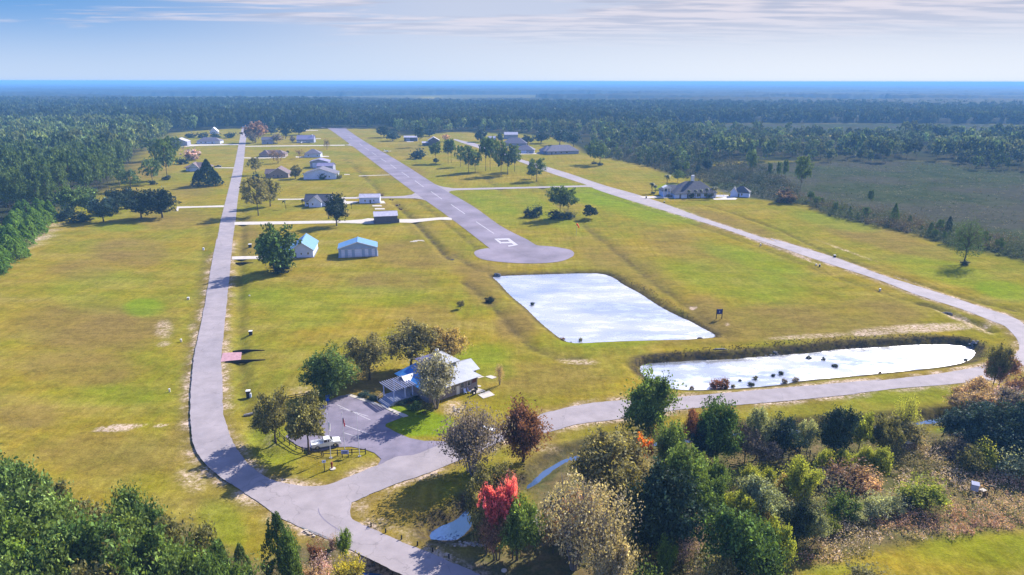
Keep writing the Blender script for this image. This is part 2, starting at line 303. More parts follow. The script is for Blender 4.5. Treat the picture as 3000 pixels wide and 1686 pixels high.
inner = C1(1470, 318, 1600, 370, 1960, 485) + R2(1330, 702, 1440, 742, 1600, 800, 1850, 882, 1920, 915, 2100, 975, 2300, 1035, 2576, 1118) + R3(300, 1210, 580, 1310, 700, 1352, 950, 1443) + R6(540, 0, 1000, 155, 1480, 312, 1760, 420, 2100, 530, 2330, 620, 2430, 660, 2510, 740, 2537, 800, 2530, 850, 2470, 895, 2350, 935) + P5(1650, 475, 1350, 535, 1000, 592, 500, 652, 0, 707) + T3(1400, -28) + T2(2500, 100) + R5(2130, 1218, 1900, 1238, 1700, 1275, 1600, 1300, 1520, 1320) + T2(1430, 270)
side_top = T2(1430, 290, 1300, 350, 1000, 400, 760, 455, 560, 530, 430, 545, 300, 600, 200, 640, 0, 722) + T1(2460, 762, 2330, 770, 2200, 755, 2050, 720, 1920, 640, 1840, 560, 1760, 440, 1710, 310, 1683, 200) + R4(1680, 1100, 1672, 900, 1690, 700, 1715, 450, 1735, 250, 1757, 0) + R1(1757, 1290, 1778, 1150, 1800, 950, 1835, 750, 1852, 580, 1868, 452, 1869, 440)
def terrain(X, Y):
    Z = -0.10 * fbm(X / 22, Y / 22) - 0.03 * vnoise(X / 3, Y / 3)
    near = (Y < 700) & (np.abs(X) < 420)
    x = X[near]; y = Y[near]; z = Z[near]
    rgh = (fbm(x / 2.2, y / 2.2) - .5)
    for P, zw, s_far, s_near, sub in ((pond1, ZP1, .30, .33, .9), (pond2, ZP2, 1.15, .36, .9), (pool, ZC, .75, .85, .6), (pool2, ZC, .7, .7, .6), (creek, ZC, .85, .6, .5)):
        d = poly_sdf(x, y, P); c = np.mean(np.array(P), 0)
        if P is creek: sl = np.full(x.shape, .75)
        else: sl = np.where(y > c[1] + (x - c[0]) * (.08 if P is pond2 else 0), s_far, s_near)
        prof = np.where(d < 0, zw - sub * np.clip(-d / 2, 0, 1), zw + d * sl * (1 + .9 * rgh * (sl > .6)) + (sl > .6) * rgh * .35)
        z = np.minimum(z, np.where(d < 9, prof, 0))
    for P, dp, hw, br in DG:
        d = line_dist(x, y, P); z = np.minimum(z, -dp * np.exp(-(d / hw) ** 2 * 1.2) + z * .3)
    Z[near] = np.minimum(z, 0); return Z
def axis(lo, hi, f0, f1, step, g):
    a = list(np.arange(f0, f1 + step / 2, step)); s = step; v = f1
    while v < hi: s *= g; v += s; a.append(v)
    s = step; v = f0
    while v > lo: s *= g; v -= s; a.insert(0, v)
    return np.array(a)
xs = axis(-70000, 70000, -130, 165, 1.1, 1.06); ys = axis(-300, 70000, 92, 330, 1.0, 1.035)
GX, GY = np.meshgrid(xs, ys); shp = GX.shape; gx = GX.ravel(); gy = GY.ravel(); gz = terrain(gx, gy)
nx, ny = len(xs), len(ys)
def np_mesh(name, V, F, mat_, cols=None, smooth=False):
    me = bpy.data.meshes.new(name); k = F.shape[1]
    me.vertices.add(len(V)); me.vertices.foreach_set('co', V.astype(np.float32).ravel())
    me.loops.add(F.size); me.loops.foreach_set('vertex_index', F.astype(np.int32).ravel())
    me.polygons.add(len(F)); me.polygons.foreach_set('loop_start', np.arange(0, F.size, k, dtype=np.int32)); me.polygons.foreach_set('loop_total', np.full(len(F), k, np.int32))
    if smooth: me.polygons.foreach_set('use_smooth', np.ones(len(F), bool))
    me.update(calc_edges=True)
    for nme, arr in (cols or {}).items():
        at = me.color_attributes.new(nme, 'FLOAT_COLOR', 'POINT'); at.data.foreach_set('color', arr.astype(np.float32).ravel())
    if mat_: me.materials.append(mat_)
    return me
idx = np.arange(nx * ny).reshape(ny, nx)
F = np.stack([idx[:-1, :-1], idx[:-1, 1:], idx[1:, 1:], idx[1:, :-1]], -1).reshape(-1, 4)
# patches: sand / rough floor / dry brown / lush green, from where they lie on the ground
PX, PY = px_of(gx, gy, np.zeros_like(gx)); front = gy > 60
def blob(lst, soft=1.0):
    r = np.zeros_like(gx)
    for cx, cy, rx, ry, s, a in lst:
        ca, sa = math.cos(math.radians(a)), math.sin(math.radians(a)); u = ((PX - cx) * ca + (PY - cy) * sa) / rx; v = (-(PX - cx) * sa + (PY - cy) * ca) / ry
        r = np.maximum(r, s * np.clip(1.6 - (u * u + v * v), 0, 1))
    return r * front
nz = fbm(gx / 3.0, gy / 3.0); nzl = fbm(gx / 14, gy / 14)
sand = blob([(350, 1252, 62, 7, 1.3, -5), (470, 1246, 12, 4, .8, 0), (330, 1262, 50, 4, .7, 0), (120, 692, 50, 14, .8, -35), (60, 735, 50, 10, .7, -40), (150, 665, 25, 6, .8, -20),
             (480, 965, 22, 26, .6, 0), (565, 955, 12, 10, .5, 0), (480, 1008, 16, 8, .45, 0), (560, 1405, 40, 28, .5, 40), (1690, 1058, 55, 9, .75, 4), (880, 1145, 30, 12, .45, 0),
             (2700, 962, 190, 12, .75, -3), (2560, 975, 60, 8, .8, -3), (2840, 945, 70, 10, .7, 25), (2380, 985, 120, 6, .6, -3), (2030, 900, 8, 4, 1, 0), (2130, 950, 10, 3, .5, 20), (2780, 925, 60, 3, .6, 25), (2985, 1035, 20, 6, 1, -40),
             (2820, 1076, 22, 4, .9, 0), (1330, 1195, 30, 22, .6, 0), (1355, 1590, 60, 8, .8, 5), (1160, 1545, 60, 10, .5, 25), (1050, 1480, 30, 20, .5, 50), (905, 1560, 60, 6, .9, 25), (1000, 1600, 60, 8, .7, 25), (1110, 1655, 50, 8, .7, 25), (1575, 1310, 60, 14, .25, 0), (1560, 1235, 20, 4, .0, 0),
             (1135, 1335, 25, 4, .4, 0), (300, 905, 0.1, 1, 0, 0), (2350, 755, 70, 2, .6, 24), (2550, 818, 60, 2, .5, 20), (2480, 735, 90, 2, .5, 20), (2700, 835, 90, 2, .5, 20), (790, 1280, 6, 30, .4, -20), (1790, 890, 0.1, 1, 0, 0)])
sand = np.clip(sand * (0.45 + 1.5 * (nz - .22)), 0, 1) ** 1.3
brown = blob([(380, 740, 110, 40, .7, 0), (240, 790, 90, 30, .6, 0), (280, 960, 220, 70, .7, 0), (240, 1080, 160, 50, .6, 0), (500, 640, 120, 30, .5, 0), (80, 1220, 90, 35, .7, 0), (330, 1330, 220, 60, .45, 0), (540, 1330, 70, 90, .5, 0), (590, 1440, 60, 50, .5, 40),
              (1230, 745, 130, 40, .6, 0), (1420, 830, 60, 60, .6, 40), (1510, 950, 60, 60, .7, 45), (1250, 930, 80, 50, .4, 0), (1600, 1110, 180, 50, .45, 0), (1150, 825, 120, 26, .6, 0), (930, 810, 80, 16, .3, 0), (1850, 800, 160, 60, .55, 30), (2200, 950, 300, 50, .7, -5), (2500, 940, 200, 60, .6, -5),
              (2040, 740, 160, 40, .45, 20), (2080, 930, 80, 50, .8, 30), (1240, 670, 60, 26, .4, 30), (1100, 590, 60, 20, .4, 40), (720, 700, 40, 60, .6, 0), (560, 560, 60, 20, .5, 0), (430, 500, 60, 30, .7, 0), (2120, 655, 150, 25, .6, 15), (2560, 690, 200, 30, .6, 15), (1400, 790, 80, 20, .5, 0), (1200, 440, 50, 20, .35, 0), (1180, 510, 70, 20, .5, 0),
              (1560, 1290, 80, 60, .8, 0), (1120, 1480, 120, 60, .6, 20), (1400, 1570, 200, 60, .6, 0), (1700, 1600, 200, 80, .35, 0), (1170, 1150, 70, 60, .9, 0), (1060, 1120, 60, 40, .8, 0), (1040, 1400, 90, 25, .3, 0), (2650, 1130, 250, 20, .25, 0)])
green = blob([(420, 900, 60, 26, 1.1, 0), (300, 850, 150, 60, .35, 0), (240, 625, 150, 18, .4, 0), (350, 665, 80, 12, .5, 0), (1250, 1330, 1, 1, 0, 0), (1215, 1235, 70, 38, 2.2, 0), (1160, 1220, 50, 30, 2.0, 0), (1270, 1245, 60, 30, 1.6, 0), (1600, 620, 120, 26, .5, 30), (1450, 600, 90, 40, .6, 30), (1740, 575, 120, 26, 1.0, 10), (1900, 620, 140, 28, .9, 10),
              (2150, 820, 200, 50, .55, 10), (2200, 760, 150, 26, .7, 15), (2780, 800, 160, 30, .7, 12), (2940, 850, 90, 26, 1.0, 10), (1100, 870, 160, 30, .5, 0), (900, 900, 120, 60, .45, 0), (1400, 1040, 90, 30, .8, 0), (1450, 1085, 60, 30, .5, 0), (800, 1300, 80, 60, .6, 20), (300, 1160, 180, 30, .4, 0),
              (650, 1530, 80, 50, .5, 45), (1780, 1000, 140, 18, .6, 0), (2650, 1150, 200, 30, .5, 0), (2780, 1262, 40, 10, 1.6, 0), (2880, 1610, 200, 50, .5, 0), (2450, 1670, 100, 20, .5, 0), (1980, 550, 60, 10, 1.2, 0), (850, 870, 150, 26, .5, 0), (2450, 650, 120, 20, .7, 10), (1300, 560, 60, 30, .3, 30), (2560, 605, 0.1, 1, 0, 0)])
rough = np.zeros_like(gx)
marsh_px = S0(2080, 490, 2200, 478, 2650, 470, 3300, 500, 3600, 860, 3000, 765, 2900, 740, 2800, 728, 2700, 692, 2600, 668, 2500, 648, 2430, 632, 2370, 600, 2280, 592, 2150, 575, 2060, 540)
wild_px = S0(1555, 1370, 1700, 1290, 1900, 1270, 2050, 1300, 2300, 1285, 2600, 1275, 2760, 1262, 3200, 1240, 3200, 1535, 3000, 1545, 2850, 1560, 2700, 1580, 2500, 1625, 2380, 1655, 2280, 1685, 2200, 1760, 1400, 1800, 1250, 1700, 1330, 1640, 1500, 1600, 1560, 1500)
wood_px = S0(-400, 1340, 0, 1350, 150, 1440, 260, 1500, 400, 1500, 560, 1540, 640, 1600, 760, 1650, 860, 1600, 960, 1575, 1060, 1660, 1100, 1750, 800, 2100, -400, 2000)
def fz(pts, soft, amp=1.0): return np.clip(.5 - poly_sdf(gx, gy, gp(pts)) / soft, 0, 1) * amp
near_ = (gy < 1500) & (gy > 40)
rough = np.maximum(np.maximum(fz(marsh_px, 8), fz(S0(1965, 363, 2200, 361, 2600, 362, 3400, 368, 3400, 400, 2600, 398, 2200, 392, 1990, 385), 30)), np.maximum(fz(wild_px, 3), fz(wood_px, 3)))
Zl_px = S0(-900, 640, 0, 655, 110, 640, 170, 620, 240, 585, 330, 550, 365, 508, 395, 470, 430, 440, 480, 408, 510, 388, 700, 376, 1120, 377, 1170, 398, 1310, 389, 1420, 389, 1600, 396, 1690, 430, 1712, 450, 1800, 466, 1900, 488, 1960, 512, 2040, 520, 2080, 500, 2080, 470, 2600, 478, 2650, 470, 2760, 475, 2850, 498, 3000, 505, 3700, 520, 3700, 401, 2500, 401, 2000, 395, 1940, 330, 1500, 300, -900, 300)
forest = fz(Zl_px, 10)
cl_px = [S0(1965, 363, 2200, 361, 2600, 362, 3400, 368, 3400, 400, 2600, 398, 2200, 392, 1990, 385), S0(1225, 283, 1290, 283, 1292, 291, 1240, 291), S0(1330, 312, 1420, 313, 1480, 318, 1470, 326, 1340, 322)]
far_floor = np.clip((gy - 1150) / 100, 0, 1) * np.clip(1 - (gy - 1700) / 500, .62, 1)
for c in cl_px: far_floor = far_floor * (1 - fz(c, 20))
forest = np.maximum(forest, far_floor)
dit = np.zeros_like(gx); nn = (gy < 700) & (np.abs(gx) < 420)
for P, dp, hw, br in DG: dit[nn] = np.maximum(dit[nn], br * np.exp(-(line_dist(gx[nn], gy[nn], P) / (hw * .55)) ** 2) * np.clip(fbm(gx[nn] / 4, gy[nn] / 4) * 2.2 - .1, .3, 1.2))
for P in (pond1, pond2, pool, creek, pool2):
    d = poly_sdf(gx[nn], gy[nn], P); dit[nn] = np.maximum(dit[nn], np.clip((1.15 if P is pond1 else 1.7) - np.abs(d) / (2.2 if P is pond1 else 2.4), 0, 1))
brown = np.clip(brown * (.35 + 1.6 * nzl), 0, 1)
shd = np.full(gx.shape, 99.0); _nr = (gy < 420) & (gx > -130) & (gx < 190) & (gy > 80)
shd[_nr] = line_dist(gx[_nr], gy[_nr], ROADL) if False else np.minimum(line_dist(gx[_nr], gy[_nr], cr(gp(left_e), 3)), np.minimum(line_dist(gx[_nr], gy[_nr], cr(gp(right_e), 3)), np.minimum(line_dist(gx[_nr], gy[_nr], cr(gp(side_top), 3)), line_dist(gx[_nr], gy[_nr], cr(gp(inner), 3)))))
brown = np.maximum(brown, .75 * np.exp(-(shd / 2.4) ** 2)); sand = np.maximum(sand, np.clip(nz * 3.2 - 1.15, 0, .9) * np.exp(-(shd / 1.5) ** 2))
A1 = np.stack([sand, brown, np.clip(green * (.6 + .8 * nzl), 0, 1.3), np.ones_like(gx)], -1)
A2 = np.stack([rough, forest, dit, np.ones_like(gx)], -1)
gm, t, p = newmat('ground'); n = t.nodes; l = t.links
def nn_(ty, **k):
    q = n.new(ty)
    for a, b in k.items(): setattr(q, a, b)
    return q
geo = nn_('ShaderNodeNewGeometry')
def noise(sc, det=6, ro=.6, vec=None, st=None):
    q = nn_('ShaderNodeTexNoise'); q.inputs['Scale'].default_value = sc; q.inputs['Detail'].default_value = det; q.inputs['Roughness'].default_value = ro
    if st:
        mp = nn_('ShaderNodeMapping'); mp.inputs['Scale'].default_value = st[:3]; mp.inputs['Rotation'].default_value = (0, 0, st[3] if len(st) > 3 else 0); l.new(geo.outputs['Position'], mp.inputs[0]); l.new(mp.outputs[0], q.inputs['Vector'])
    else: l.new(geo.outputs['Position'], q.inputs['Vector'])
    return q.outputs[0]
def rng(v, a, b, c=0, d=1):
    q = nn_('ShaderNodeMapRange'); l.new(v, q.inputs['Value'])
    for k, x in zip(('From Min', 'From Max', 'To Min', 'To Max'), (a, b, c, d)): q.inputs[k].default_value = x
    return q.outputs[0]
def mixc(f, a, b, bl='MIX'):
    q = nn_('ShaderNodeMixRGB', blend_type=bl)
    for i, v in enumerate((f, a, b)):
        if isinstance(v, (int, float)): q.inputs[i].default_value = v
        elif isinstance(v, tuple): q.inputs[i].default_value = v + (1,)
        else: l.new(v, q.inputs[i])
    return q.outputs[0]
a1 = nn_('ShaderNodeAttribute', attribute_name='A1'); a2 = nn_('ShaderNodeAttribute', attribute_name='A2')
s1 = nn_('ShaderNodeSeparateColor'); s2 = nn_('ShaderNodeSeparateColor'); l.new(a1.outputs[0], s1.inputs[0]); l.new(a2.outputs[0], s2.inputs[0])
base = mixc(rng(noise(.022, 8, .68), .45, .55), (.238, .175, .018), (.178, .166, .012))
base = mixc(rng(noise(.05, 6, .6, st=(.5, 1.6, 1)), .45, .68, 0, .75), base, (.285, .225, .065))
base = mixc(rng(noise(.016, 7, .65), .48, .60, 0, .75), base, (.135, .158, .012))
base = mixc(rng(noise(.30, 8, .7, st=(1.0, .35, 1, .1)), .48, .75, 0, .45), base, (.31, .225, .060))
base = mixc(rng(noise(.9, 5, .7), .52, .75, 0, .55), base, (.105, .090, .012))
base = mixc(rng(noise(.55, 5, .65, st=(1.0, .045, 1, .10)), .44, .60, 0, .50), base, (.150, .120, .012)); base = mixc(rng(noise(.23, 6, .7), .47, .62, 0, .40), base, (.225, .205, .022)); base = mixc(rng(noise(3.5, 3, .6), .70, .74, 0, .55), base, (.42, .36, .20));
mm = nn_('ShaderNodeMath', operation='MULTIPLY'); l.new(s1.outputs[1], mm.inputs[0]); mm.inputs[1].default_value = .95
base = mixc(mm.outputs[0], base, (.175, .125, .036))
mg = nn_('ShaderNodeMath', operation='MULTIPLY', use_clamp=True); l.new(s1.outputs[2], mg.inputs[0]); mg.inputs[1].default_value = .62
base = mixc(mg.outputs[0], base, (.125, .205, .006))
dt = mixc(rng(noise(.8, 6, .7), .35, .65), (.085, .066, .038), (.030, .027, .020))
md = nn_('ShaderNodeMath', operation='MULTIPLY', use_clamp=True); l.new(s2.outputs[2], md.inputs[0]); l.new(rng(noise(.5, 6, .7), .3, .6, .45, 1.1), md.inputs[1])
base = mixc(md.outputs[0], base, dt)
pz = nn_('ShaderNodeSeparateXYZ'); l.new(geo.outputs['Position'], pz.inputs[0]); rg = mixc(rng(noise(.045, 7, .65), .40, .60), (.046, .062, .026), (.024, .042, .015)); rg = mixc(rng(noise(.7, 7, .75), .45, .7, 0, .8), rg, (.085, .074, .060)); rg = mixc(rng(noise(.012, 5, .6), .46, .58, 0, .6), rg, (.065, .058, .052)); rg = mixc(rng(noise(1.4, 5, .7), .66, .72, 0, .6), rg, (.13, .12, .10))
rg = mixc(rng(pz.outputs[1], 230, 260, 1, 0), rg, mixc(rng(noise(.25, 7, .7), .4, .6), (.15, .115, .058), (.085, .088, .035))); base = mixc(s2.outputs[0], base, rg)
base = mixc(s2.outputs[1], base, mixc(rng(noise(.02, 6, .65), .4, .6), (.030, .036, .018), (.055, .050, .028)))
sd = mixc(rng(noise(.8, 6, .7), .35, .65), (.50, .40, .33), (.36, .27, .20))
sm = nn_('ShaderNodeMath', operation='MULTIPLY', use_clamp=True); l.new(s1.outputs[0], sm.inputs[0]); l.new(rng(noise(1.2, 7, .75), .42, .60, .1, 2.4), sm.inputs[1])
base = mixc(sm.outputs[0], base, sd)
base = mixc(.8, base, mixc(rng(noise(.16, 7, .72, st=(.6, 1.3, 1)), .40, .60), (.80, .80, .76), (1.16, 1.15, 1.12)), 'MULTIPLY'); base = mixc(.8, base, mixc(rng(noise(.6, 5, .75), .38, .62), (.80, .78, .72), (1.2, 1.2, 1.2)), 'MULTIPLY'); base = mixc(.85, base, mixc(rng(noise(2.6, 6, .75), .35, .68), (.70, .70, .68), (1.24, 1.24, 1.22)), 'MULTIPLY')
l.new(base, p.inputs['Base Color']); p.inputs['Roughness'].default_value = .95; p.inputs['Specular IOR Level'].default_value = .0
bp = nn_('ShaderNodeBump'); bp.inputs['Strength'].default_value = .55; bp.inputs['Distance'].default_value = .25; l.new(noise(1.8, 6, .7), bp.inputs['Height']); l.new(bp.outputs[0], p.inputs['Normal'])
me = np_mesh('ground', np.stack([gx, gy, gz], -1), F, gm, {'A1': A1, 'A2': A2}, smooth=True)
gobj = bpy.data.objects.new('ground', me); COL.objects.link(gobj); tag(gobj, 'mown yellow green grass fields with bare sand patches', 'ground', kind='structure')
def gz_at(x, y): return float(terrain(np.array([x]), np.array([y]))[0])
# ------------------------------------------------------------ water
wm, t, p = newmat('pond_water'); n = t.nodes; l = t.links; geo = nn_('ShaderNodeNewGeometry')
l.new(mixc(rng(noise(.03, 2, .5, st=(1, 1.8, 1)), .42, .62), (.76, .77, .80), (.50, .56, .68)), p.inputs['Base Color']); p.inputs['Metallic'].default_value = .80; p.inputs['IOR'].default_value = 1.33  # broad noise paints grey-blue sky-reflection patches into the water colour
l.new(rng(noise(.10, 6, .7, st=(1, 2.2, 1)), .42, .6, .16, .38), p.inputs['Roughness'])
bp = nn_('ShaderNodeBump'); bp.inputs['Strength'].default_value = .30; bp.inputs['Distance'].default_value = .05; l.new(noise(2.5, 5, .6), bp.inputs['Height']); l.new(bp.outputs[0], p.inputs['Normal'])
cm, t, p = newmat('creek_water'); n = t.nodes; l = t.links; geo = nn_('ShaderNodeNewGeometry')
p.inputs['Base Color'].default_value = (.06, .12, .26, 1); p.inputs['Metallic'].default_value = .35; p.inputs['Roughness'].default_value = .06
bp = nn_('ShaderNodeBump'); bp.inputs['Strength'].default_value = .1; l.new(noise(1.5, 3, .5), bp.inputs['Height']); l.new(bp.outputs[0], p.inputs['Normal'])
from mathutils.geometry import tessellate_polygon
def sheet(name, pts, z, m, label, cat='road', kind='structure', thick=0):
    v = [Vector((a, b, z)) for a, b in pts]; tri = tessellate_polygon([v])
    b = MB(); b.add(v, tri); o = b.build(name, m); tag(o, label, cat, kind=kind)
    if o.data.polygons[0].normal.z < 0: o.data.flip_normals()
    return o
def grow(P, d):
    P = [Vector(p) for p in P]; A = sum(P[i].x * P[(i + 1) % len(P)].y - P[(i + 1) % len(P)].x * P[i].y for i in range(len(P))); s = 1 if A > 0 else -1; o = []
    for i in range(len(P)):
        e = (P[(i + 1) % len(P)] - P[i - 1]); e.normalize(); o.append((P[i].x + s * e.y * d, P[i].y - s * e.x * d))
    return o
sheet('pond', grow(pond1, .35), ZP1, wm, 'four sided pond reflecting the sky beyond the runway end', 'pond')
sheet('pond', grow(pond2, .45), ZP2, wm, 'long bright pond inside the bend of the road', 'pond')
sheet('pool', grow(pool, .5), ZC, cm, 'small blue pool shaded by trees beside the road fork', 'pool')
sheet('pool', grow(pool2, .5), ZC, cm, 'corner of dark blue water at the bottom edge by the road', 'pool')
sheet('creek', _a + _b[::-1], ZC + .01, cm, 'narrow blue creek running among the trees', 'creek')
# ------------------------------------------------------------ roads
def edge(pts, z=0.0):
    rr = random.Random(3); o = []
    for x, y in cr(gp(pts, z), 12):
        if o and math.hypot(x - o[-1][0], y - o[-1][1]) < .7: continue
        j = .09 if o and math.hypot(x - o[-1][0], y - o[-1][1]) < 6 else 0
        o.append((x + rr.uniform(-j, j), y + rr.uniform(-j, j)))
    return o
main = edge(left_e) + edge(right_e) + edge(inner) + edge(side_top)
o = sheet('road', main, .02, M['asphalt'], 'pale lavender grey asphalt road looping round the airfield', 'road')
rw = S0(950, 374.2, 938, 375.5, 962, 377.5) + R2(350, 790, 560, 945, 820, 1130, 1100, 1345) + R5(1105, 70, 1050, 80, 1012, 93, 1003, 110, 1025, 138, 1100, 163, 1250, 180, 1400, 186, 1550, 183, 1670, 167, 1740, 137, 1757, 110, 1730, 85, 1650, 68, 1570, 57, 1480, 50, 1440, 30, 1390, 0) + S0(1466, 662, 1381, 602, 1279.5, 543.5, 1170, 474, 1066, 413.5, 1016, 379, 1024, 377, 1010, 374.2)
sheet('runway', edge(rw), .028, M['runway'], 'long grey runway with dashed centre line', 'runway')
taxi = [(R2(690, 870, 735, 888, 780, 898, 850, 908, 1060, 904, 1450, 895, 1850, 885, 1990, 888, 1960, 905, 1850, 897, 1500, 906, 1100, 916, 870, 922, 830, 927, 810, 935, 850, 970, 780, 940), 'asphalt taxiway linking the runway to the curving road'),
        (R2(0, 975, 400, 969, 480, 964, 530, 956, 560, 940, 640, 1000, 600, 990, 560, 984, 400, 982, 0, 988), 'short asphalt taxiway stub meeting the left edge of the runway'),
        (T6(1700, 440, 1755, 432, 1770, 420, 1860, 470, 1800, 455, 1740, 446), 'small asphalt stub near the far runway end')]
for P, lb in taxi: sheet('taxiway', gp(P), .024, M['asphalt'], lb, 'taxiway')
lot = T4(1120, 675, 1180, 670, 1480, 770, 1700, 880, 1545, 940, 1540, 965, 1640, 1020, 1770, 1075, 1900, 1100, 2080, 1105, 2200, 1110, 1400, 1420, 1490, 1300, 1500, 1270, 1440, 1215, 1360, 1185, 1220, 1155, 1080, 1160, 950, 1195, 860, 1200, 760, 1170, 690, 1130, 600, 1060, 700, 960, 900, 800, 1000, 725, 1080, 690)
sheet('parking_lot', gp(lot), .012, M['asphalt2'], 'worn asphalt car park in front of the clubhouse', 'car park')
walk = T4(1165, 668, 1215, 660, 1490, 755, 1740, 855, 1760, 870, 1710, 882, 1560, 805, 1470, 770)
sheet('pavement', gp(walk), .05, M['concrete'], 'concrete walk between car park and clubhouse steps', 'pavement')
drv = [(T7(35, 520, 1500, 500, 1700, 500, 1960, 482, 2050, 465, 2150, 470, 2160, 545, 2000, 545, 1700, 535, 1500, 540, 35, 566), 'long white concrete driveway to the dark barn'),
       (R2(428, 1140, 560, 1140, 700, 1130, 800, 1125, 832, 1133, 835, 1147, 740, 1145, 600, 1160, 530, 1168, 428, 1166), 'white concrete apron from dark barn to the runway'),
       (T7(0, 1042, 200, 1036, 520, 1034, 900, 1030, 900, 1070, 530, 1076, 300, 1080, -5, 1088), 'short white driveway behind the big tree by the road'),
       (R1(1335, 1045, 1500, 1042, 1690, 1036, 1690, 1050, 1500, 1053, 1350, 1058, 1345, 1080, 1330, 1080), 'thin white driveway to the dark oaks left of the road'),
       (C4(770, 412, 1000, 410, 1730, 404, 1732, 420, 1500, 425, 1000, 437, 830, 446, 650, 462, 640, 452, 800, 432), 'white driveway to the far left pair of houses'),
       (C4(1280, 846, 1645, 846, 1640, 860, 1280, 857), 'thin pale driveway beside the dark cedar'),
       (T6(180, 628, 500, 630, 800, 618, 806, 632, 500, 642, 182, 642), 'pale driveway in front of the long brown roofed house'),
       (T6(200, 455, 1700, 437, 1700, 449, 200, 466), 'long thin pale track crossing towards the far runway'),
       (T6(1910, 903, 2370, 889, 2380, 895, 1915, 911), 'thin pale strip near the runway mid left'),
       (T7(690, 172, 1000, 170, 1095, 166, 1095, 180, 1000, 184, 690, 188), 'white path left of the dark blue roofed house'),
       (T7(1650, 150, 1890, 152, 1890, 164, 1650, 166), 'grey strip right of the dark tree'),
       (T7(1660, 190, 1700, 180, 1720, 205, 1920, 212, 1860, 235, 1700, 255), 'white apron left of the pale barn'),
       (T7(2232, 203, 2290, 203, 2318, 240, 2235, 240), 'white apron right of the pale barn'),
       (T7(2115, 266, 2255, 266, 2262, 286, 2118, 286), 'upper of two pale slabs behind dark barn'), (T7(2152, 312, 2300, 312, 2306, 332, 2155, 332), 'lower of two pale slabs behind dark barn'),
       (C3(95, 618, 600, 614, 800, 632, 815, 650, 300, 652, 150, 645), 'white driveway to the big right house'),
       (C3(1525, 590, 1760, 590, 1780, 615, 1935, 655, 1900, 680, 1500, 682, 1455, 655, 1600, 655, 1680, 645, 1530, 630), 'white patio slab by the big right house'),
       (C2(860, 518, 1220, 512, 1400, 515, 1380, 530, 1200, 528, 860, 534), 'white apron of the grey house cluster'), (T6(1330, 603, 1460, 608, 1465, 618, 1340, 622), 'white slab right of the small hip roofed house'), (T6(960, 612, 1080, 615, 1080, 628, 960, 628), 'white slab left of the small hip roofed house'), (T6(1690, 880, 1775, 880, 1775, 890, 1690, 890), 'tiny white slab on far grass'),
       (C1(580, 352, 720, 345, 720, 362, 600, 368), 'pale apron of the far metal roofed shed'), (T6(1230, 340, 1340, 340, 1340, 348, 1230, 348), 'thin white strip right of the mauve hangar'), (T6(1110, 212, 1300, 218, 1300, 224, 1110, 222), 'faint white strip by the far trees'),
       (T5(2010, 985, 2220, 915, 2330, 995, 2115, 1060), 'loose white slab right of the clubhouse, nearest'), (T5(1900, 880, 2000, 860, 2160, 915, 2060, 950, 1950, 975, 1900, 960), 'pale slab against the clubhouse right end'), (T5(2150, 655, 2250, 630, 2370, 665, 2280, 700), 'pale slab behind the clubhouse near bare shrub'), (T5(2000, 665, 2060, 640, 2140, 655, 2020, 690), 'pale slab touching the clubhouse back corner'), (T5(2010, 810, 2080, 825, 2060, 845, 2010, 840), 'tiny pale slab at the clubhouse corner')]
for P, lb in drv: sheet('driveway', gp(P), .032, M['concrete'], lb, 'driveway')
sheet('driveway', gp(R4(1665, 930, 1680, 862, 1755, 858, 1825, 857, 1818, 915)), .032, M['pink_conc'], 'short pink concrete culvert crossing beside the road', 'driveway')
m_ = gp(B6(1190, 60, 1205, 130, 1250, 200, 1320, 270, 1400, 330, 1500, 395, 1580, 440)); l_, r_ = ribbon(cr(m_, 4), .10); sheet('tyre_mark', l_ + r_[::-1], .026, M['asphalt2'], 'dark curved tyre mark where the road forks', 'tyre mark')
# runway markings, one object each
for i, (x0, y0, x1, y1, w_) in enumerate([(60, 520, 80, 535, .5), (137, 570, 158, 588, .5), (175, 600, 207, 620, .5), (232, 637, 266, 660, .5), (297, 682, 338, 708, .5), (370, 728, 415, 760, .5), (455, 785, 513, 825, .5), (555, 850, 622, 898, .5), (677, 932, 760, 990, .5), (828, 1030, 934, 1102, .5), (1017, 1160, 1153, 1250, .5)]):
    (a,), (b,) = [gp([q]) for q in R2(x0, y0, x1, y1)]; l_, r_ = ribbon([a, b], .22)
    sheet('dash_marking', l_ + r_[::-1], .036, M['paint'], 'white dash of the runway centre line', 'marking')['group'] = 'dashes of the runway centre line'
n9 = [gp(N9(1085, 430, 1590, 410, 1960, 690, 1840, 700, 1740, 600, 1600, 600, 1230, 640), 0), gp(N9(1205, 490, 1500, 480, 1610, 550, 1300, 560))]
b = MB(); 
for q in ([(975, 430), (1060, 425), (1310, 600), (1230, 640)], [(1060, 425), (1590, 410), (1560, 475), (1180, 485)], [(1520, 470), (1600, 412), (1975, 690), (1810, 700)], [(1290, 565), (1660, 555), (1740, 615), (1300, 620)], [(1540, 715), (1840, 675), (1900, 700), (1580, 765)]):
    z_ = .036 + .004 * len(b.v) / 4; b.add([G(*N9(*p_)[0], z_) for p_ in q], [(0, 1, 2, 3)])
o = b.build('runway_number', M['paint']); tag(o, 'white number nine painted at the near runway end', 'marking', kind='structure')
for q in o.data.polygons:
    pass
b = MB()
for q in (T4(1085, 760, 1400, 905), T4(1110, 790, 1380, 870), T4(1160, 955, 1380, 1035), T4(1150, 1025, 1310, 1075)):
    a, c = gp(q); l_, r_ = ribbon([a, c], .09); b.add([(x, y, .022) for x, y in l_ + r_[::-1]], [(0, 1, 2, 3)])
tag(b.build('bay_line', M['paint']), 'faded white bay lines in the car park', 'marking', kind='structure')
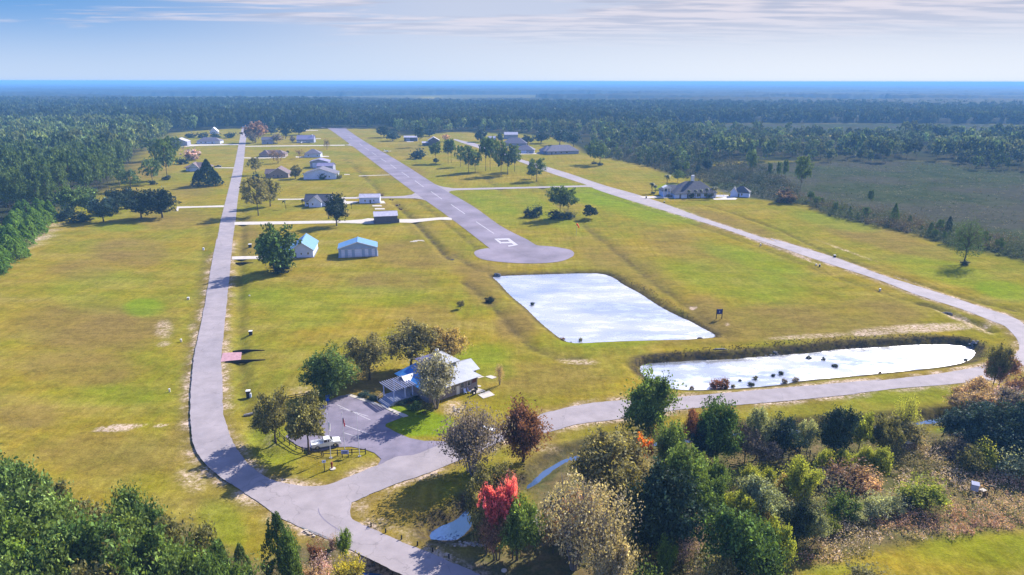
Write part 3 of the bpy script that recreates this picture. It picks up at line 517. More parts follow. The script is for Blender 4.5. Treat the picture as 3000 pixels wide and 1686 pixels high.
# ------------------------------------------------------------ vegetation
RNG = np.random.RandomState(11)
def rdir(n, r=RNG):
    v = r.normal(size=(n, 3)); return v / np.linalg.norm(v, axis=1, keepdims=True)
def leaves(cen, size, r, flat=0.0, elong=1.6):
    n = len(cen); a = rdir(n, r); b = rdir(n, r)
    if flat: a[:, 2] *= (1 - flat); a /= np.linalg.norm(a, axis=1, keepdims=True)
    b -= (a * b).sum(1, keepdims=True) * a; b /= np.linalg.norm(b, axis=1, keepdims=True)
    s = (size * (0.6 + 0.8 * r.rand(n)))[:, None] if np.ndim(size) == 0 else size[:, None]
    a = a * s * elong * .5; b = b * s * .5
    return np.stack([cen - a, cen + b * .9, cen + a, cen - b * .9], 1)
def crown(kind, n, leaf, seed):
    """unit tree: height 1, crown half width about 0.5 ; returns quads, colours, branch list"""
    r = np.random.RandomState(seed); C = []; V = []; br = []
    if kind in ('round', 'dense', 'thin', 'bush', 'tall', 'willow', 'globe', 'high', 'top'):
        nl = {'round': 34, 'dense': 40, 'thin': 34, 'bush': 20, 'tall': 34, 'willow': 26, 'globe': 18, 'high': 30, 'top': 20}[kind]
        z0 = {'round': .16, 'dense': .10, 'thin': .24, 'bush': 0.0, 'tall': .12, 'willow': .12, 'globe': 0.0, 'high': .36, 'top': .60}[kind]
        lob = []
        for i in range(nl):
            for _ in range(60):
                u = rdir(1, r)[0] * r.rand() ** .33; c = np.array([u[0] * .40, u[1] * .40, (z0 + 1) / 2 + u[2] * (1 - z0) * .40])
                if kind == 'tall': c[:2] *= 1.15 - .75 * (c[2] - z0)
                if kind == 'bush': c[2] = abs(c[2] - .1) * .9
                if all(np.linalg.norm(c - q) > .10 for q in lob): break
            lob.append(c)
        per = np.maximum(10, (n * r.dirichlet(np.full(nl, 6)))).astype(int)
        for c, m in zip(lob, per):
            rad = (.085 + .085 * r.rand()) * (1.22 if kind in ('dense', 'globe') else 1)
            mt = max(3, m // 9); ut = rdir(mt, r); ti = r.randint(0, mt, m); u = ut[ti]; rr = rad * (r.rand(mt) ** (.28 if kind != 'thin' else .5))[ti][:, None]; tv = np.exp(.38 * r.normal(size=mt))[ti]
            P = c + r.normal(size=(m, 3)) * (.011 + .10 * rad) + u * rr * np.array([1, 1, .8]) * (1 + .25 * np.sin(u[:, :1] * 9 + u[:, 2:] * 7))
            if kind == 'willow': P[:, 2] -= .12 * r.rand(m) * np.linalg.norm(P[:, :2], axis=1) * 3
            P[:, 2] = np.maximum(P[:, 2], .01)
            C.append(P); V.append(np.minimum(tv * (.75 + .5 * r.rand()), 2.2)); br.append(c)
        if kind in ('thin', 'round', 'tall', 'willow', 'bush'):
            m = n // (5 if kind == 'thin' else 9); u = rdir(m, r) * (r.rand(m) ** .4)[:, None]; P = np.array([0, 0, (z0 + 1) / 2]) + u * np.array([.53, .53, (1 - z0) * .52]); P[:, 2] = np.clip(P[:, 2], .01, 1.0); C.append(P); V.append(np.full(m, 1.0))
    elif kind in ('pine', 'tallpine'):
        z0 = .38 if kind == 'pine' else .52; nb = 34 if n > 600 else 16
        for i in range(nb):
            z = z0 + (1 - z0) * (i + .3) / nb; t = (z - z0) / (1 - z0); R = (.16 + .42 * math.sin(math.pi * min(1, .18 + t * .82)) ** .8) * (.55 + .55 * r.rand()); an = i * 2.4 + r.rand()
            c = np.array([math.cos(an) * R * .75, math.sin(an) * R * .75, min(.96, z + R * .10)]); m = max(4, int(n / nb * (.6 + .8 * r.rand())))
            k = max(1, int(3 + 2 * r.rand())) if n > 600 else 1
            for q in range(k):
                cc = c * np.array([1, 1, 1]) + rdir(1, r)[0] * R * .22; u = rdir(max(2, m // k), r)
                C.append(cc + u * (R * .20 + .02) * np.array([1, 1, .55]) * (r.rand(len(u)) ** .4)[:, None]); V.append(np.full(len(u), .8 + .4 * r.rand()))
            br.append(c)
    elif kind == 'cone':
        m = n; t = r.rand(m) ** .75; an = r.rand(m) * 6.283; R = (.5 * (1 - t) ** .7) * (.7 + .3 * r.rand(m) ** .3) * (1 + .16 * np.sin(an * 5 + t * 21)); C.append(np.stack([np.cos(an) * R, np.sin(an) * R, .02 + t * .97], -1)); V.append(.9 + .2 * r.rand(m)); br = []
    elif kind == 'young':      # young pine, candle shoots
        for i in range(110):
            t = (i + .5) / 110; R = .56 * (1 - t) ** .55 * (.25 + .8 * r.rand() ** .5); an = i * 2.4 + r.rand(); e = np.array([math.cos(an) * R, math.sin(an) * R, .10 + t * .80 + R * .15]); m = max(3, n // 110)
            s = r.rand(m)[:, None]; C.append(e * (1 - .35 * s * np.array([1, 1, 0])) + np.array([0, 0, .09]) * s + r.normal(size=(m, 3)) * .016); V.append(np.full(m, .8 + .45 * r.rand())); br += [e] if i % 3 == 0 else []
    elif kind == 'bare':
        m = n; u = rdir(m, r) * (r.rand(m) ** .35)[:, None]; P = np.array([0, 0, .58]) + u * np.array([.5, .5, .42]); C.append(P); V.append(.8 + .4 * r.rand(m))
        for i in range(26):
            a = r.rand() * 6.283; R = .12 + .34 * r.rand(); br.append(np.array([math.cos(a) * R, math.sin(a) * R, .55 + .42 * r.rand()]))
    C = np.concatenate(C); V = np.concatenate(V)
    if kind not in ('globe', 'cone'):
        th = np.arctan2(C[:, 1], C[:, 0]); f1, f2, f3 = r.rand(3) * 6.28; am = .6 if kind in ('pine', 'tallpine', 'young') else 1.0
        C[:, :2] *= (1 + am * (.20 * np.sin(2 * th + f1 + 5 * C[:, 2]) + .14 * np.sin(5 * th + f2 - 8 * C[:, 2])))[:, None]; C[:, 2] *= 1 + am * .10 * np.sin(3 * th + f3) * np.clip(np.hypot(C[:, 0], C[:, 1]) * 4, 0, 1)
    return leaves(C, leaf, r), V * np.minimum(np.exp(.25 * r.normal(size=len(V))), 1.8), br
def trunk_mesh(kind, br, seed, rad=.022, twigs=0, stems=1):
    r = np.random.RandomState(seed + 99); b = MB(); top = {'pine': .95, 'tallpine': .95, 'young': .92, 'cone': .5}.get(kind, .62)
    if stems == 1:
        p = Vector((0, 0, -.03)); seg = 5; prev = rad * 1.5; path = [p]
        for k in range(seg):
            q = Vector(((r.rand() - .5) * .035, (r.rand() - .5) * .035, top * (k + 1) / seg)); rn = rad * (1.15 - (k + 1) / seg * .85); b.tube(path[-1], q, prev, rn, 7, False); prev = rn; path.append(q)
        for c in br:
            z = min(top * .98, max(.12 if kind != 'pine' else .3, c[2] - .12 - .25 * math.hypot(c[0], c[1]))); k = min(seg - 1, int(z / top * seg)); a = path[k].lerp(path[k + 1], z / top * seg - k)
            m = Vector(((a.x + c[0]) * .5, (a.y + c[1]) * .5, a.z + (c[2] - a.z) * .62)); b.tube(a, m, rad * .42, rad * .28, 5, False); b.tube(m, c, rad * .28, rad * .08, 5, False)
            for _ in range(twigs):
                e = Vector(c) + Vector(rdir(1, r)[0]) * .13; b.tube(m.lerp(Vector(c), .3 + .6 * r.rand()), e, rad * .12, rad * .03, 4, False)
    else:
        for s in range(stems):
            a = 6.283 * s / stems + r.rand(); base = Vector((math.cos(a) * .03, math.sin(a) * .03, -.02)); mid = Vector((math.cos(a) * .13, math.sin(a) * .13, .42)); b.tube(base, mid, rad * .75, rad * .5, 6, False)
            near = sorted(br, key=lambda c: (c[0] - mid.x) ** 2 + (c[1] - mid.y) ** 2)[:max(3, len(br) // stems + 1)]
            for c in near:
                b.tube(mid, c, rad * .4, rad * .1, 5, False)
                for _ in range(twigs):
                    e = Vector(c) + Vector(rdir(1, r)[0]) * .13; b.tube(mid.lerp(Vector(c), .4 + .5 * r.rand()), e, rad * .13, rad * .03, 4, False)
    me = bpy.data.meshes.new('trunk'); me.from_pydata(b.v, [], b.f); me.polygons.foreach_set('use_smooth', [True] * len(me.polygons)); return me
def quads_to_mesh(name, Q, col, m):
    V = Q.reshape(-1, 3); F = np.arange(len(V)).reshape(-1, 4)
    if col.ndim == 1: col = np.stack([col, col, col], -1)
    c = np.repeat(col, 4, 0); c = np.concatenate([c, np.ones((len(c), 1))], 1)
    return np_mesh(name, V, F, m, {'Col': c})
LM = {}
for k, c, tr in [('deep', (0.086, 0.146, 0.040), .30), ('green', (0.126, 0.192, 0.049), .35), ('bright', (0.149, 0.230, 0.041), .40), ('olive', (0.194, 0.186, 0.078), .38), ('gold', (0.338, 0.269, 0.106), .42), ('lime', (0.312, 0.349, 0.067), .45),
                 ('sage', (0.295, 0.330, 0.187), .35), ('redbrown', (.20, .10, .065), .38), ('crimson', (.50, .13, .16), .5), ('orange', (0.550, 0.200, 0.030), .5), ('pinkgrey', (0.505, 0.370, 0.370), .35), ('greybrown', (0.216, 0.182, 0.155), .3), ('brown', (0.230, 0.142, 0.101), .35),
                 ('tan', (0.436, 0.317, 0.205), .4), ('cedar', (0.030, 0.054, 0.035), .15), ('oak', (0.029, 0.047, 0.031), .2), ('pine', (.095, .150, .052), .3), ('youngpine', (.130, .240, .040), .35), ('silver', (0.312, 0.305, 0.240), .35), ('yellow', (0.420, 0.360, 0.060), .45), ('straw', (.36, .32, .21), .4), ('navy', (0.043, 0.077, 0.065), .2)]:
    LM[k] = leafmat('foliage_' + k, c, tr)
LM['any'] = leafmat('foliage_mixed', (1, 1, 1), .28)
PROTO = {}
def proto(kind, lod, var, stems=1):
    key = (kind, lod, var, stems)
    if key not in PROTO:
        n, leaf, tw = {'N': (12500, .0265, 2), 'M': (4200, .040, 1), 'F': (1200, .070, 0)}[lod]
        if kind == 'thin': n = int(n * .62)
        if kind in ('bush', 'globe'): n = int(n * .7); leaf *= 1.25
        if kind == 'bare': n = int(n * .26); leaf *= .75; tw += 3
        if kind == 'young': n = int(n * .55); leaf *= .9
        if kind in ('pine', 'tallpine'): n = int(n * .72)
        if kind in ('dense', 'cone'): n = int(n * 1.15)
        Q, V, br = crown(kind, n, leaf, 37 * var + sum(map(ord, kind)) + stems)
        PROTO[key] = (quads_to_mesh('crown', Q, V, None), trunk_mesh(kind, br, var, twigs=tw, stems=stems, rad=.022 if kind not in ('pine', 'tallpine', 'young') else .014) if kind not in ('bush', 'globe') else None)
    return PROTO[key]
MESHM = {}
def with_mat(me, m):
    k = (me.name, m.name)
    if k not in MESHM:
        c = me.copy(); c.materials.clear(); c.materials.append(m); MESHM[k] = c
    return MESHM[k]
TREE_N = [0]
def tree(name, loc, h, wd, kind, lod, foliage, label, cat, group=None, stems=1, bark='bark', lean=(0, 0)):
    TREE_N[0] += 1; v = TREE_N[0] % (4 if lod != 'N' else 3); cm_, tm_ = proto(kind, lod, v, stems)
    r = random.Random(TREE_N[0]); rz = r.random() * 6.283
    root = empty(name, loc, rz, label, cat, group)
    for nm, me_, mt in (('crown', cm_, LM[foliage]), ('trunk', tm_, M[bark])):
        if me_ is None: continue
        o = bpy.data.objects.new(nm, with_mat(me_, mt)); COL.objects.link(o); o.parent = root; o.scale = (wd, wd, h) if nm == 'crown' else (wd if h / wd < 3 else h / 3, wd if h / wd < 3 else h / 3, h); o.rotation_euler = (lean[0], lean[1], 0)
    return root
def ptree(bx, by, ty, wpx, kind, foliage, label, cat='tree', name=None, lod=None, **k):
    p = G(bx, by); z = gz_at(p.x, p.y); p.z = z; h = max(.4, ht(bx, by, ty)); d = (p - Vector((0, 0, CAM_H * .7))).length; wd = wpx * d / FPX
    lod = lod or ('N' if d < 215 else 'M' if d < 520 else 'F')
    name = name or {'bush': 'shrub', 'globe': 'shrub', 'young': 'young_pine', 'pine': 'pine_tree', 'tallpine': 'pine_tree', 'cone': 'cedar_tree'}.get(kind, 'tree')
    return tree(name, p, h, wd * 1.02, kind, lod, foliage, label, cat, **k)
T = ptree
# lower left corner, tops of nearby trees
g0 = 'trees crowding the lower left corner'
for x, by, ty, wd, kd, fo, lb in [
    (15, 1600, 1345, 165, 'tall', 'deep', 'dark green broadleaf tree cut by the left edge, farthest back of the lower left clump'),
    (105, 1615, 1352, 140, 'dense', 'deep', 'dark rounded tree topping the lower left clump next to open grass'),
    (60, 1730, 1445, 230, 'round', 'green', 'wide speckled green tree in the middle of the lower left clump'),
    (-5, 1820, 1530, 190, 'dense', 'bright', 'bright lime green tree at the lower left edge of the picture'), (75, 1860, 1560, 190, 'round', 'bright', 'light green tree at the bottom, second from the left corner'),
    (170, 1790, 1480, 200, 'round', 'green', 'mid green tree right of the widest left clump tree'), (185, 1650, 1425, 120, 'round', 'olive', 'olive tree among small pines on the lower left'),
    (255, 1850, 1530, 200, 'dense', 'deep', 'blue green dark tree at the bottom, left of centre in the left clump'), (260, 1700, 1490, 150, 'thin', 'olive', 'thin olive tree behind the bottom row on the left'),
    (405, 1650, 1420, 112, 'tall', 'deep', 'pointed dark tree standing highest in the middle of the lower left row'), (345, 1800, 1505, 210, 'round', 'green', 'broad green tree below the pointed dark one'),
    (462, 1690, 1467, 110, 'tall', 'deep', 'dark narrow tree on the right shoulder of the pointed one'), (440, 1860, 1560, 220, 'round', 'green', 'wide green tree at bottom, under the narrow dark one'), (545, 1790, 1520, 170, 'round', 'olive', 'olive green tree with pale leaves by the mown slope'),
    (535, 1900, 1600, 200, 'dense', 'green', 'green tree on the bottom edge left of the small pines'), (640, 1880, 1608, 150, 'round', 'green', 'green tree on the bottom edge under the small pines'), (735, 1850, 1640, 120, 'bush', 'green', 'low green shrub left of the big candled pine'),
    (345, 1930, 1640, 200, 'dense', 'olive', 'olive crown lowest in the lower left corner group'), (150, 1950, 1640, 220, 'round', 'green', 'green crown cut by the bottom edge near the left corner')]:
    T(x, by, ty, wd, kd, fo, lb, group=g0, lod='N')
for x, by, ty, wd, lb in [(170, 1600, 1405, 85, 'young pine with upright shoots between dark left trees'), (205, 1590, 1418, 70, 'young pine with upright shoots, nearest the sand streak'), (243, 1600, 1465, 80, 'small young pine leaning out over grass on the left'), (625, 1700, 1538, 62, 'slim young pine rising from the olive tree by the slope'),
                          (665, 1740, 1580, 56, 'short young pine right of the slim one'), (716, 1720, 1592, 62, 'young pine nearest the big candled pine on its left'), (745, 1800, 1660, 60, 'small young pine at the foot of the big candled pine')]:
    T(x, by, ty, wd, 'young', 'pine', lb, 'pine tree', lod='N', group='young pines in the lower left clump')
T(832, 1725, 1500, 118, 'young', 'pine', 'tall dark candled pine overlapping the road at the bottom', 'pine tree', lod='N', name='pine_tree')
T(858, 1745, 1548, 70, 'tall', 'green', 'glossy green tree clasping the right side of the candled pine', lod='N')
for a in [(935, 1668, 1572, 60, 'bush', 'redbrown', 'rust red sapling shrub by the road edge at the bottom'), (945, 1700, 1620, 70, 'bush', 'pinkgrey', 'pinkish dry shrub below the rust red sapling'), (978, 1610, 1562, 32, 'bush', 'pinkgrey', 'small pink twiggy shrub overlapping the road edge'),
          (1020, 1740, 1625, 110, 'bush', 'yellow', 'yellow leaved shrub at the bottom left of the dark water'), (1040, 1760, 1670, 80, 'bush', 'olive', 'olive shrub under the yellow one at the bottom edge'), (900, 1730, 1650, 70, 'bush', 'tan', 'tan brushy shrub beside the candled pine'), (965, 1750, 1660, 70, 'bush', 'tan', 'tan brushy shrub between the red and yellow shrubs')]: T(*a, cat='shrub', lod='N')
T(1012, 1650, 1549, 44, 'thin', 'bright', 'lone small tree with a tufted top against the road', lod='N')
# clubhouse and car park
for a in [(808, 1295, 1153, 118, 'round', 'olive', 'olive tree on the left of the car park, shading the ditch'), (905, 1330, 1166, 140, 'high', 'olive', 'full rounded tree overhanging the white pickup'), (968, 1163, 1027, 142, 'dense', 'deep', 'dark green dense tree beside the blue bin'),
          (1083, 1112, 984, 128, 'thin', 'olive', 'see through olive tree left behind the clubhouse'), (1205, 1080, 950, 160, 'thin', 'olive', 'tallest olive tree behind the clubhouse'), (1308, 1075, 960, 120, 'thin', 'gold', 'golden thinning tree behind the clubhouse cupola')]: T(*a, lod='N', group='trees round the clubhouse')
T(1278, 1196, 1035, 140, 'thin', 'silver', 'silvery multi stemmed tree in front of the clubhouse roof', lod='N', stems=6, bark='barkg')
T(1464, 1128, 1066, 30, 'bare', 'tan', 'leafless vase shaped shrub on the grass right of the clubhouse', 'shrub', lod='N', stems=7, bark='barkg', name='shrub')
for a in [(1215, 1200, 1178, 46, 'globe', 'green', 'clipped green hedge bush left part by the walk'), (1248, 1212, 1184, 52, 'globe', 'olive', 'clipped olive hedge bush right part by the walk'), (1180, 1180, 1168, 46, 'bush', 'navy', 'dark low shrub right of the porch steps'), (1205, 1168, 1154, 50, 'bush', 'navy', 'dark low shrub against the clubhouse front'),
          (1068, 1160, 1146, 40, 'bush', 'navy', 'dark low shrub left of the porch steps'), (1095, 1170, 1156, 40, 'bush', 'navy', 'dark low shrub nearest the porch railing'), (1437, 882, 862, 30, 'bush', 'oak', 'dark small shrub on the ditch bank near the rectangular pond'), (1349, 905, 881, 22, 'thin', 'olive', 'tiny sapling alone on the grass left of the dark shrub'), (1355, 895, 878, 14, 'bush', 'olive', 'leafy sprig beside the tiny sapling')]: T(*a, cat='shrub', lod='N')
# road fork, autumn trees
T(1425, 1625, 1440, 90, 'round', 'olive', 'olive leafy tree overlapping the crimson maple on its left', lod='N')
T(1388, 1392, 1188, 200, 'bare', 'greybrown', 'grey twiggy nearly leafless tree by the road fork', lod='N', stems=6, bark='barkg')
T(1375, 1380, 1215, 150, 'thin', 'greybrown', 'brownish grey tree tangled behind the twiggy one', lod='N', stems=4, bark='barkg')
T(1533, 1352, 1178, 150, 'tall', 'redbrown', 'russet red leaved tree standing beside the road', lod='N')
T(1435, 1530, 1370, 150, 'round', 'olive', 'olive tree above the crimson maple', lod='N'); T(1475, 1545, 1395, 130, 'thin', 'brown', 'brown leaved tree right of the crimson maple top', lod='N')
T(1458, 1640, 1430, 130, 'top', 'crimson', 'vivid crimson maple crown in the middle of the autumn trees', lod='N', stems=3); T(1502, 1640, 1412, 48, 'top', 'crimson', 'small crimson spray right of the main maple', lod='N')
T(1515, 1640, 1446, 138, 'dense', 'green', 'rich green rounded tree under the crimson maple', lod='N'); T(1447, 1640, 1480, 90, 'round', 'brown', 'reddish brown tree hugging the green one on its left', lod='N'); T(1395, 1560, 1425, 60, 'round', 'olive', 'slim olive tree by the blue pool', lod='N')
T(1790, 1475, 1262, 250, 'thin', 'olive', 'very wide olive tree over the creek', lod='N', stems=3); T(1725, 1440, 1330, 110, 'thin', 'olive', 'low olive left shoulder of the wide creek tree', lod='N')
T(1880, 1400, 1287, 46, 'top', 'orange', 'small bright orange tree top on the right of the wide creek tree', lod='N'); T(1868, 1470, 1320, 80, 'thin', 'straw', 'golden leaved tree just below the orange one', lod='N')
T(1680, 1665, 1400, 230, 'bare', 'straw', 'pale gold leafless tree with fanning branches', lod='N', stems=7, bark='barkg'); T(1760, 1690, 1430, 220, 'bare', 'straw', 'tan feathery tree in the bottom centre', lod='N', stems=4, bark='barkg'); T(1700, 1600, 1440, 150, 'thin', 'tan', 'dry tan tree between the fanning gold one and creek', lod='N', stems=3, bark='barkg')
T(1800, 1760, 1560, 130, 'willow', 'straw', 'drooping straw coloured tree at the bottom centre', lod='N'); T(1620, 1620, 1500, 80, 'thin', 'tan', 'faint tan tree left of the fanning gold one', lod='N')
T(1902, 1282, 1072, 165, 'tall', 'green', 'tall olive green tree crossing the road toward the long pond', lod='N'); T(1960, 1400, 1232, 120, 'tall', 'green', 'green tree just right of the tall road crossing one', lod='N')
T(2000, 1480, 1305, 150, 'dense', 'green', 'mid green leafy tree right of the orange tree', lod='N'); T(2092, 1470, 1352, 82, 'tall', 'green', 'small rounded green tree right of the leafy row', lod='N'); T(2040, 1440, 1330, 70, 'tall', 'green', 'narrow green tree between two leafy ones', lod='N')
T(1945, 1640, 1372, 210, 'dense', 'cedar', 'very dark shadowy tree in the middle right', lod='N'); T(1905, 1620, 1450, 130, 'dense', 'oak', 'dark low tree left of the shadowy one', lod='N')
T(2100, 1352, 1170, 138, 'dense', 'deep', 'deep green round tree below the lower road', lod='N'); T(2025, 1330, 1205, 62, 'thin', 'redbrown', 'reddish thin tree left of the deep green round tree', lod='N'); T(2060, 1360, 1260, 90, 'round', 'navy', 'dark blue green tree under the reddish one', lod='N')
T(2215, 1345, 1192, 74, 'thin', 'sage', 'pale feathery tree below the lower road', lod='N'); T(2180, 1360, 1250, 70, 'thin', 'greybrown', 'grey brown tree beside the pale feathery one', lod='N'); T(2290, 1350, 1222, 96, 'round', 'navy', 'dark bluish tree left of the pale shrubs', lod='N'); T(2235, 1370, 1290, 90, 'thin', 'greybrown', 'dull grey shrubby tree above the rail fence', lod='N')
T(2362, 1335, 1232, 62, 'thin', 'sage', 'pale green small tree between two dark ones', lod='N'); T(2442, 1345, 1193, 106, 'dense', 'cedar', 'blackish dense round tree right of centre below the road', lod='N'); T(2515, 1320, 1210, 66, 'round', 'lime', 'yellow green tree right of the blackish one', lod='N'); T(2585, 1330, 1222, 88, 'round', 'olive', 'olive shrubby tree near the creek end', lod='N')
T(2645, 1285, 1160, 68, 'bare', 'lime', 'vine like airy tree standing before the creek end', lod='N', stems=4); T(2650, 1300, 1225, 110, 'thin', 'olive', 'airy olive bush at the foot of the vine like tree', lod='N')
for x, by, ty, wd, lb in [(2815, 1300, 1200, 110, 'dark blue green thicket tree right of the creek end'), (2880, 1320, 1185, 120, 'second dark blue green thicket tree from the creek'), (2950, 1330, 1190, 110, 'third dark blue green thicket tree from the creek'), (3010, 1340, 1170, 100, 'dark blue green thicket tree cut by the right edge'), (2900, 1345, 1240, 120, 'low dark thicket tree in front of the blue green row'), (2985, 1365, 1250, 100, 'low dark thicket tree by the right edge')]: T(x, by, ty, wd, 'dense', 'navy', lb, lod='N', group='dark thicket by the right edge')
for x, by, ty, wd, fo, lb in [(2815, 1200, 1130, 70, 'tan', 'tan pink brush left above the dark thicket'), (2860, 1190, 1108, 90, 'tan', 'tall tan pink brush above the dark thicket'), (2930, 1205, 1110, 90, 'pinkgrey', 'pinkish brush right of the thin trees'), (2985, 1200, 1085, 90, 'brown', 'brownish brush at the right edge'), (2870, 1230, 1150, 110, 'tan', 'rusty tan brush just over the dark thicket'), (2960, 1245, 1140, 100, 'greybrown', 'grey brown brush over the dark thicket right')]: T(x, by, ty, wd, 'thin', fo, lb, cat='shrub', name='shrub', lod='N', group='dry brush above the dark thicket')
T(2907, 1142, 1008, 56, 'thin', 'olive', 'thin forked tree left of a pair by the road bend', lod='N'); T(2925, 1142, 1040, 75, 'thin', 'brown', 'thin leaning tree right of a pair by the road bend', lod='N', lean=(0, .12))
# lower right scrubland
for x, by, ty, wd, kd, fo, lb in [(2200, 1445, 1364, 64, 'tall', 'lime', 'yellow green rounded young tree left end of the sunny row'), (2250, 1440, 1369, 42, 'tall', 'lime', 'narrow yellow green tree second in the sunny row'), (2335, 1480, 1342, 100, 'round', 'lime', 'largest yellow green tree with brown base'), (2295, 1470, 1390, 60, 'thin', 'gold', 'golden thin tree left of the largest yellow green one'), (2410, 1405, 1313, 62, 'tall', 'lime', 'bright yellow green tree above the purple shrub'), (2472, 1390, 1320, 72, 'round', 'lime', 'soft yellow green tree on the purple shrub crest'), (2530, 1390, 1306, 50, 'tall', 'lime', 'yellow green tree right of the crest'), (2572, 1400, 1310, 60, 'tall', 'lime', 'yellow green tree rightmost of the sunny row'),
    (2228, 1550, 1408, 135, 'thin', 'sage', 'feathery pale green tree in the lower right'), (2070, 1540, 1405, 115, 'round', 'green', 'green tree with pale glints right of the shadowy tree'), (2160, 1560, 1440, 90, 'thin', 'lime', 'thin lime tree between green and feathery ones'), (2155, 1730, 1498, 205, 'dense', 'deep', 'large deep green tree at the bottom right of centre'), (2262, 1700, 1525, 90, 'thin', 'lime', 'yellow green tree clinging to the large deep green one'), (2240, 1600, 1510, 50, 'thin', 'gold', 'small orange tinted tree behind the large deep green one'),
    (2330, 1615, 1468, 105, 'round', 'oak', 'dark grey green tree right of the large one'), (2385, 1590, 1500, 70, 'thin', 'sage', 'pale small tree against the tan brush'), (2250, 1760, 1640, 100, 'bush', 'green', 'green shrub at bottom edge beside the far corner lawn'), (2110, 1790, 1640, 140, 'round', 'olive', 'olive crown on the bottom edge under the deep green tree'), (2030, 1790, 1660, 90, 'bush', 'tan', 'tan shrub on the bottom edge'), (2000, 1655, 1500, 125, 'bare', 'pinkgrey', 'pink grey leafless tree by the shadowy tree'), (1945, 1700, 1570, 60, 'round', 'bright', 'small light green tree left of the pink grey one'), (1890, 1790, 1650, 120, 'bush', 'green', 'green shrub on the bottom edge below the dark trees')]: T(x, by, ty, wd, kd, fo, lb, lod='N', **({'stems': 6, 'bark': 'barkg'} if kd == 'bare' else {}))
for x, by, ty, wd, fo, lb in [(2470, 1445, 1350, 140, 'brown', 'purple brown twiggy shrub in the middle of the scrub'), (2420, 1450, 1375, 80, 'greybrown', 'grey brown shrub left of the purple one'), (2530, 1450, 1370, 90, 'tan', 'reddish tan shrub right of the purple one'), (2540, 1425, 1400, 26, 'crimson', 'tiny pink leaved sapling amid the scrub'), (2394, 1512, 1452, 56, 'sage', 'sage grey shrub left of three'), (2455, 1525, 1430, 84, 'green', 'dark green shrub between two sage ones'), (2500, 1530, 1460, 60, 'sage', 'sage shrub low in the middle'), (2560, 1515, 1440, 80, 'sage', 'pale sage shrub with whitish tips'), (2615, 1500, 1440, 70, 'sage', 'whitish sage shrub right of the others'),
    (2700, 1485, 1396, 122, 'lime', 'yellow topped dark based shrub right of the sage ones'), (2650, 1490, 1440, 50, 'oak', 'dark shrub left of the yellow topped one'), (2872, 1370, 1283, 60, 'lime', 'upright lime shrub in the right scrub'), (2840, 1385, 1310, 70, 'olive', 'olive shrub left of the upright lime one'), (2960, 1395, 1310, 90, 'sage', 'sage shrub near the right edge'), (2800, 1340, 1275, 70, 'greybrown', 'dark twiggy shrub under the blue green thicket'), (2540, 1730, 1658, 125, 'olive', 'olive bush poking up on the corner lawn'), (2300, 1640, 1600, 50, 'sage', 'grassy sage clump by the corner lawn'), (2420, 1555, 1505, 60, 'lime', 'small lime shrub on the tan brush edge')]: T(x, by, ty, wd, 'bush', fo, lb, cat='shrub', lod='N')
# middle distance
for a in [(818, 798, 662, 124, 'dense', 'deep', 'big round tree hiding the blue roofed house'), (986, 662, 568, 70, 'dense', 'oak', 'dark oval tree beside the long white driveway'), (757, 632, 525, 78, 'pine', 'olive', 'two trunked open tree left by the street'), (792, 605, 522, 62, 'round', 'olive', 'olive tree just behind the two trunked one'), (866, 524, 483, 36, 'dense', 'olive', 'small round tree between brown roofed house and wide hangar'),
          (815, 479, 442, 40, 'bare', 'brown', 'brown bare tree in front of the long brown roofed house'), (801, 466, 438, 28, 'bare', 'brown', 'smaller brown bare tree beside the long brown roofed house'), (958, 439, 407, 22, 'bare', 'brown', 'lone brown bare tree near the far runway'), (878, 465, 438, 28, 'bare', 'brown', 'bare brown tree left of small hip roofed house'), (748, 418, 356, 54, 'round', 'brown', 'tall brown leaved tree at the far end of the street'),
          (795, 395, 370, 38, 'dense', 'oak', 'low dark umbrella like tree far up the street'), (837, 407, 360, 36, 'round', 'oak', 'dark tree with clear trunk near mauve hangar'), (876, 396, 352, 52, 'dense', 'oak', 'widest dark tree behind the mauve hangar'), (812, 421, 392, 30, 'round', 'greybrown', 'grey tree by the far house porch'), (857, 419, 398, 16, 'round', 'greybrown', 'slim grey tree left of mauve hangar'), (742, 421, 392, 28, 'round', 'greybrown', 'grey brown tree leaning by the far street'), (771, 400, 362, 34, 'thin', 'brown', 'brown thin tree behind the far house'),
          (415, 642, 556, 82, 'dense', 'oak', 'large dark oak left of the thin white driveway'), (476, 638, 551, 84, 'dense', 'oak', 'large dark oak at the very end of the thin white driveway'), (345, 624, 552, 66, 'dense', 'oak', 'dark oak with trunk showing in the middle of the oak row'), (304, 650, 577, 66, 'round', 'navy', 'smoky green oak in front of the row'), (218, 630, 550, 80, 'round', 'green', 'greyish green tree at the left of the oak row'), (258, 620, 545, 60, 'round', 'pine', 'green tree behind the oak row'), (378, 610, 548, 50, 'dense', 'oak', 'dark oak crown between two larger ones')]: T(*a)
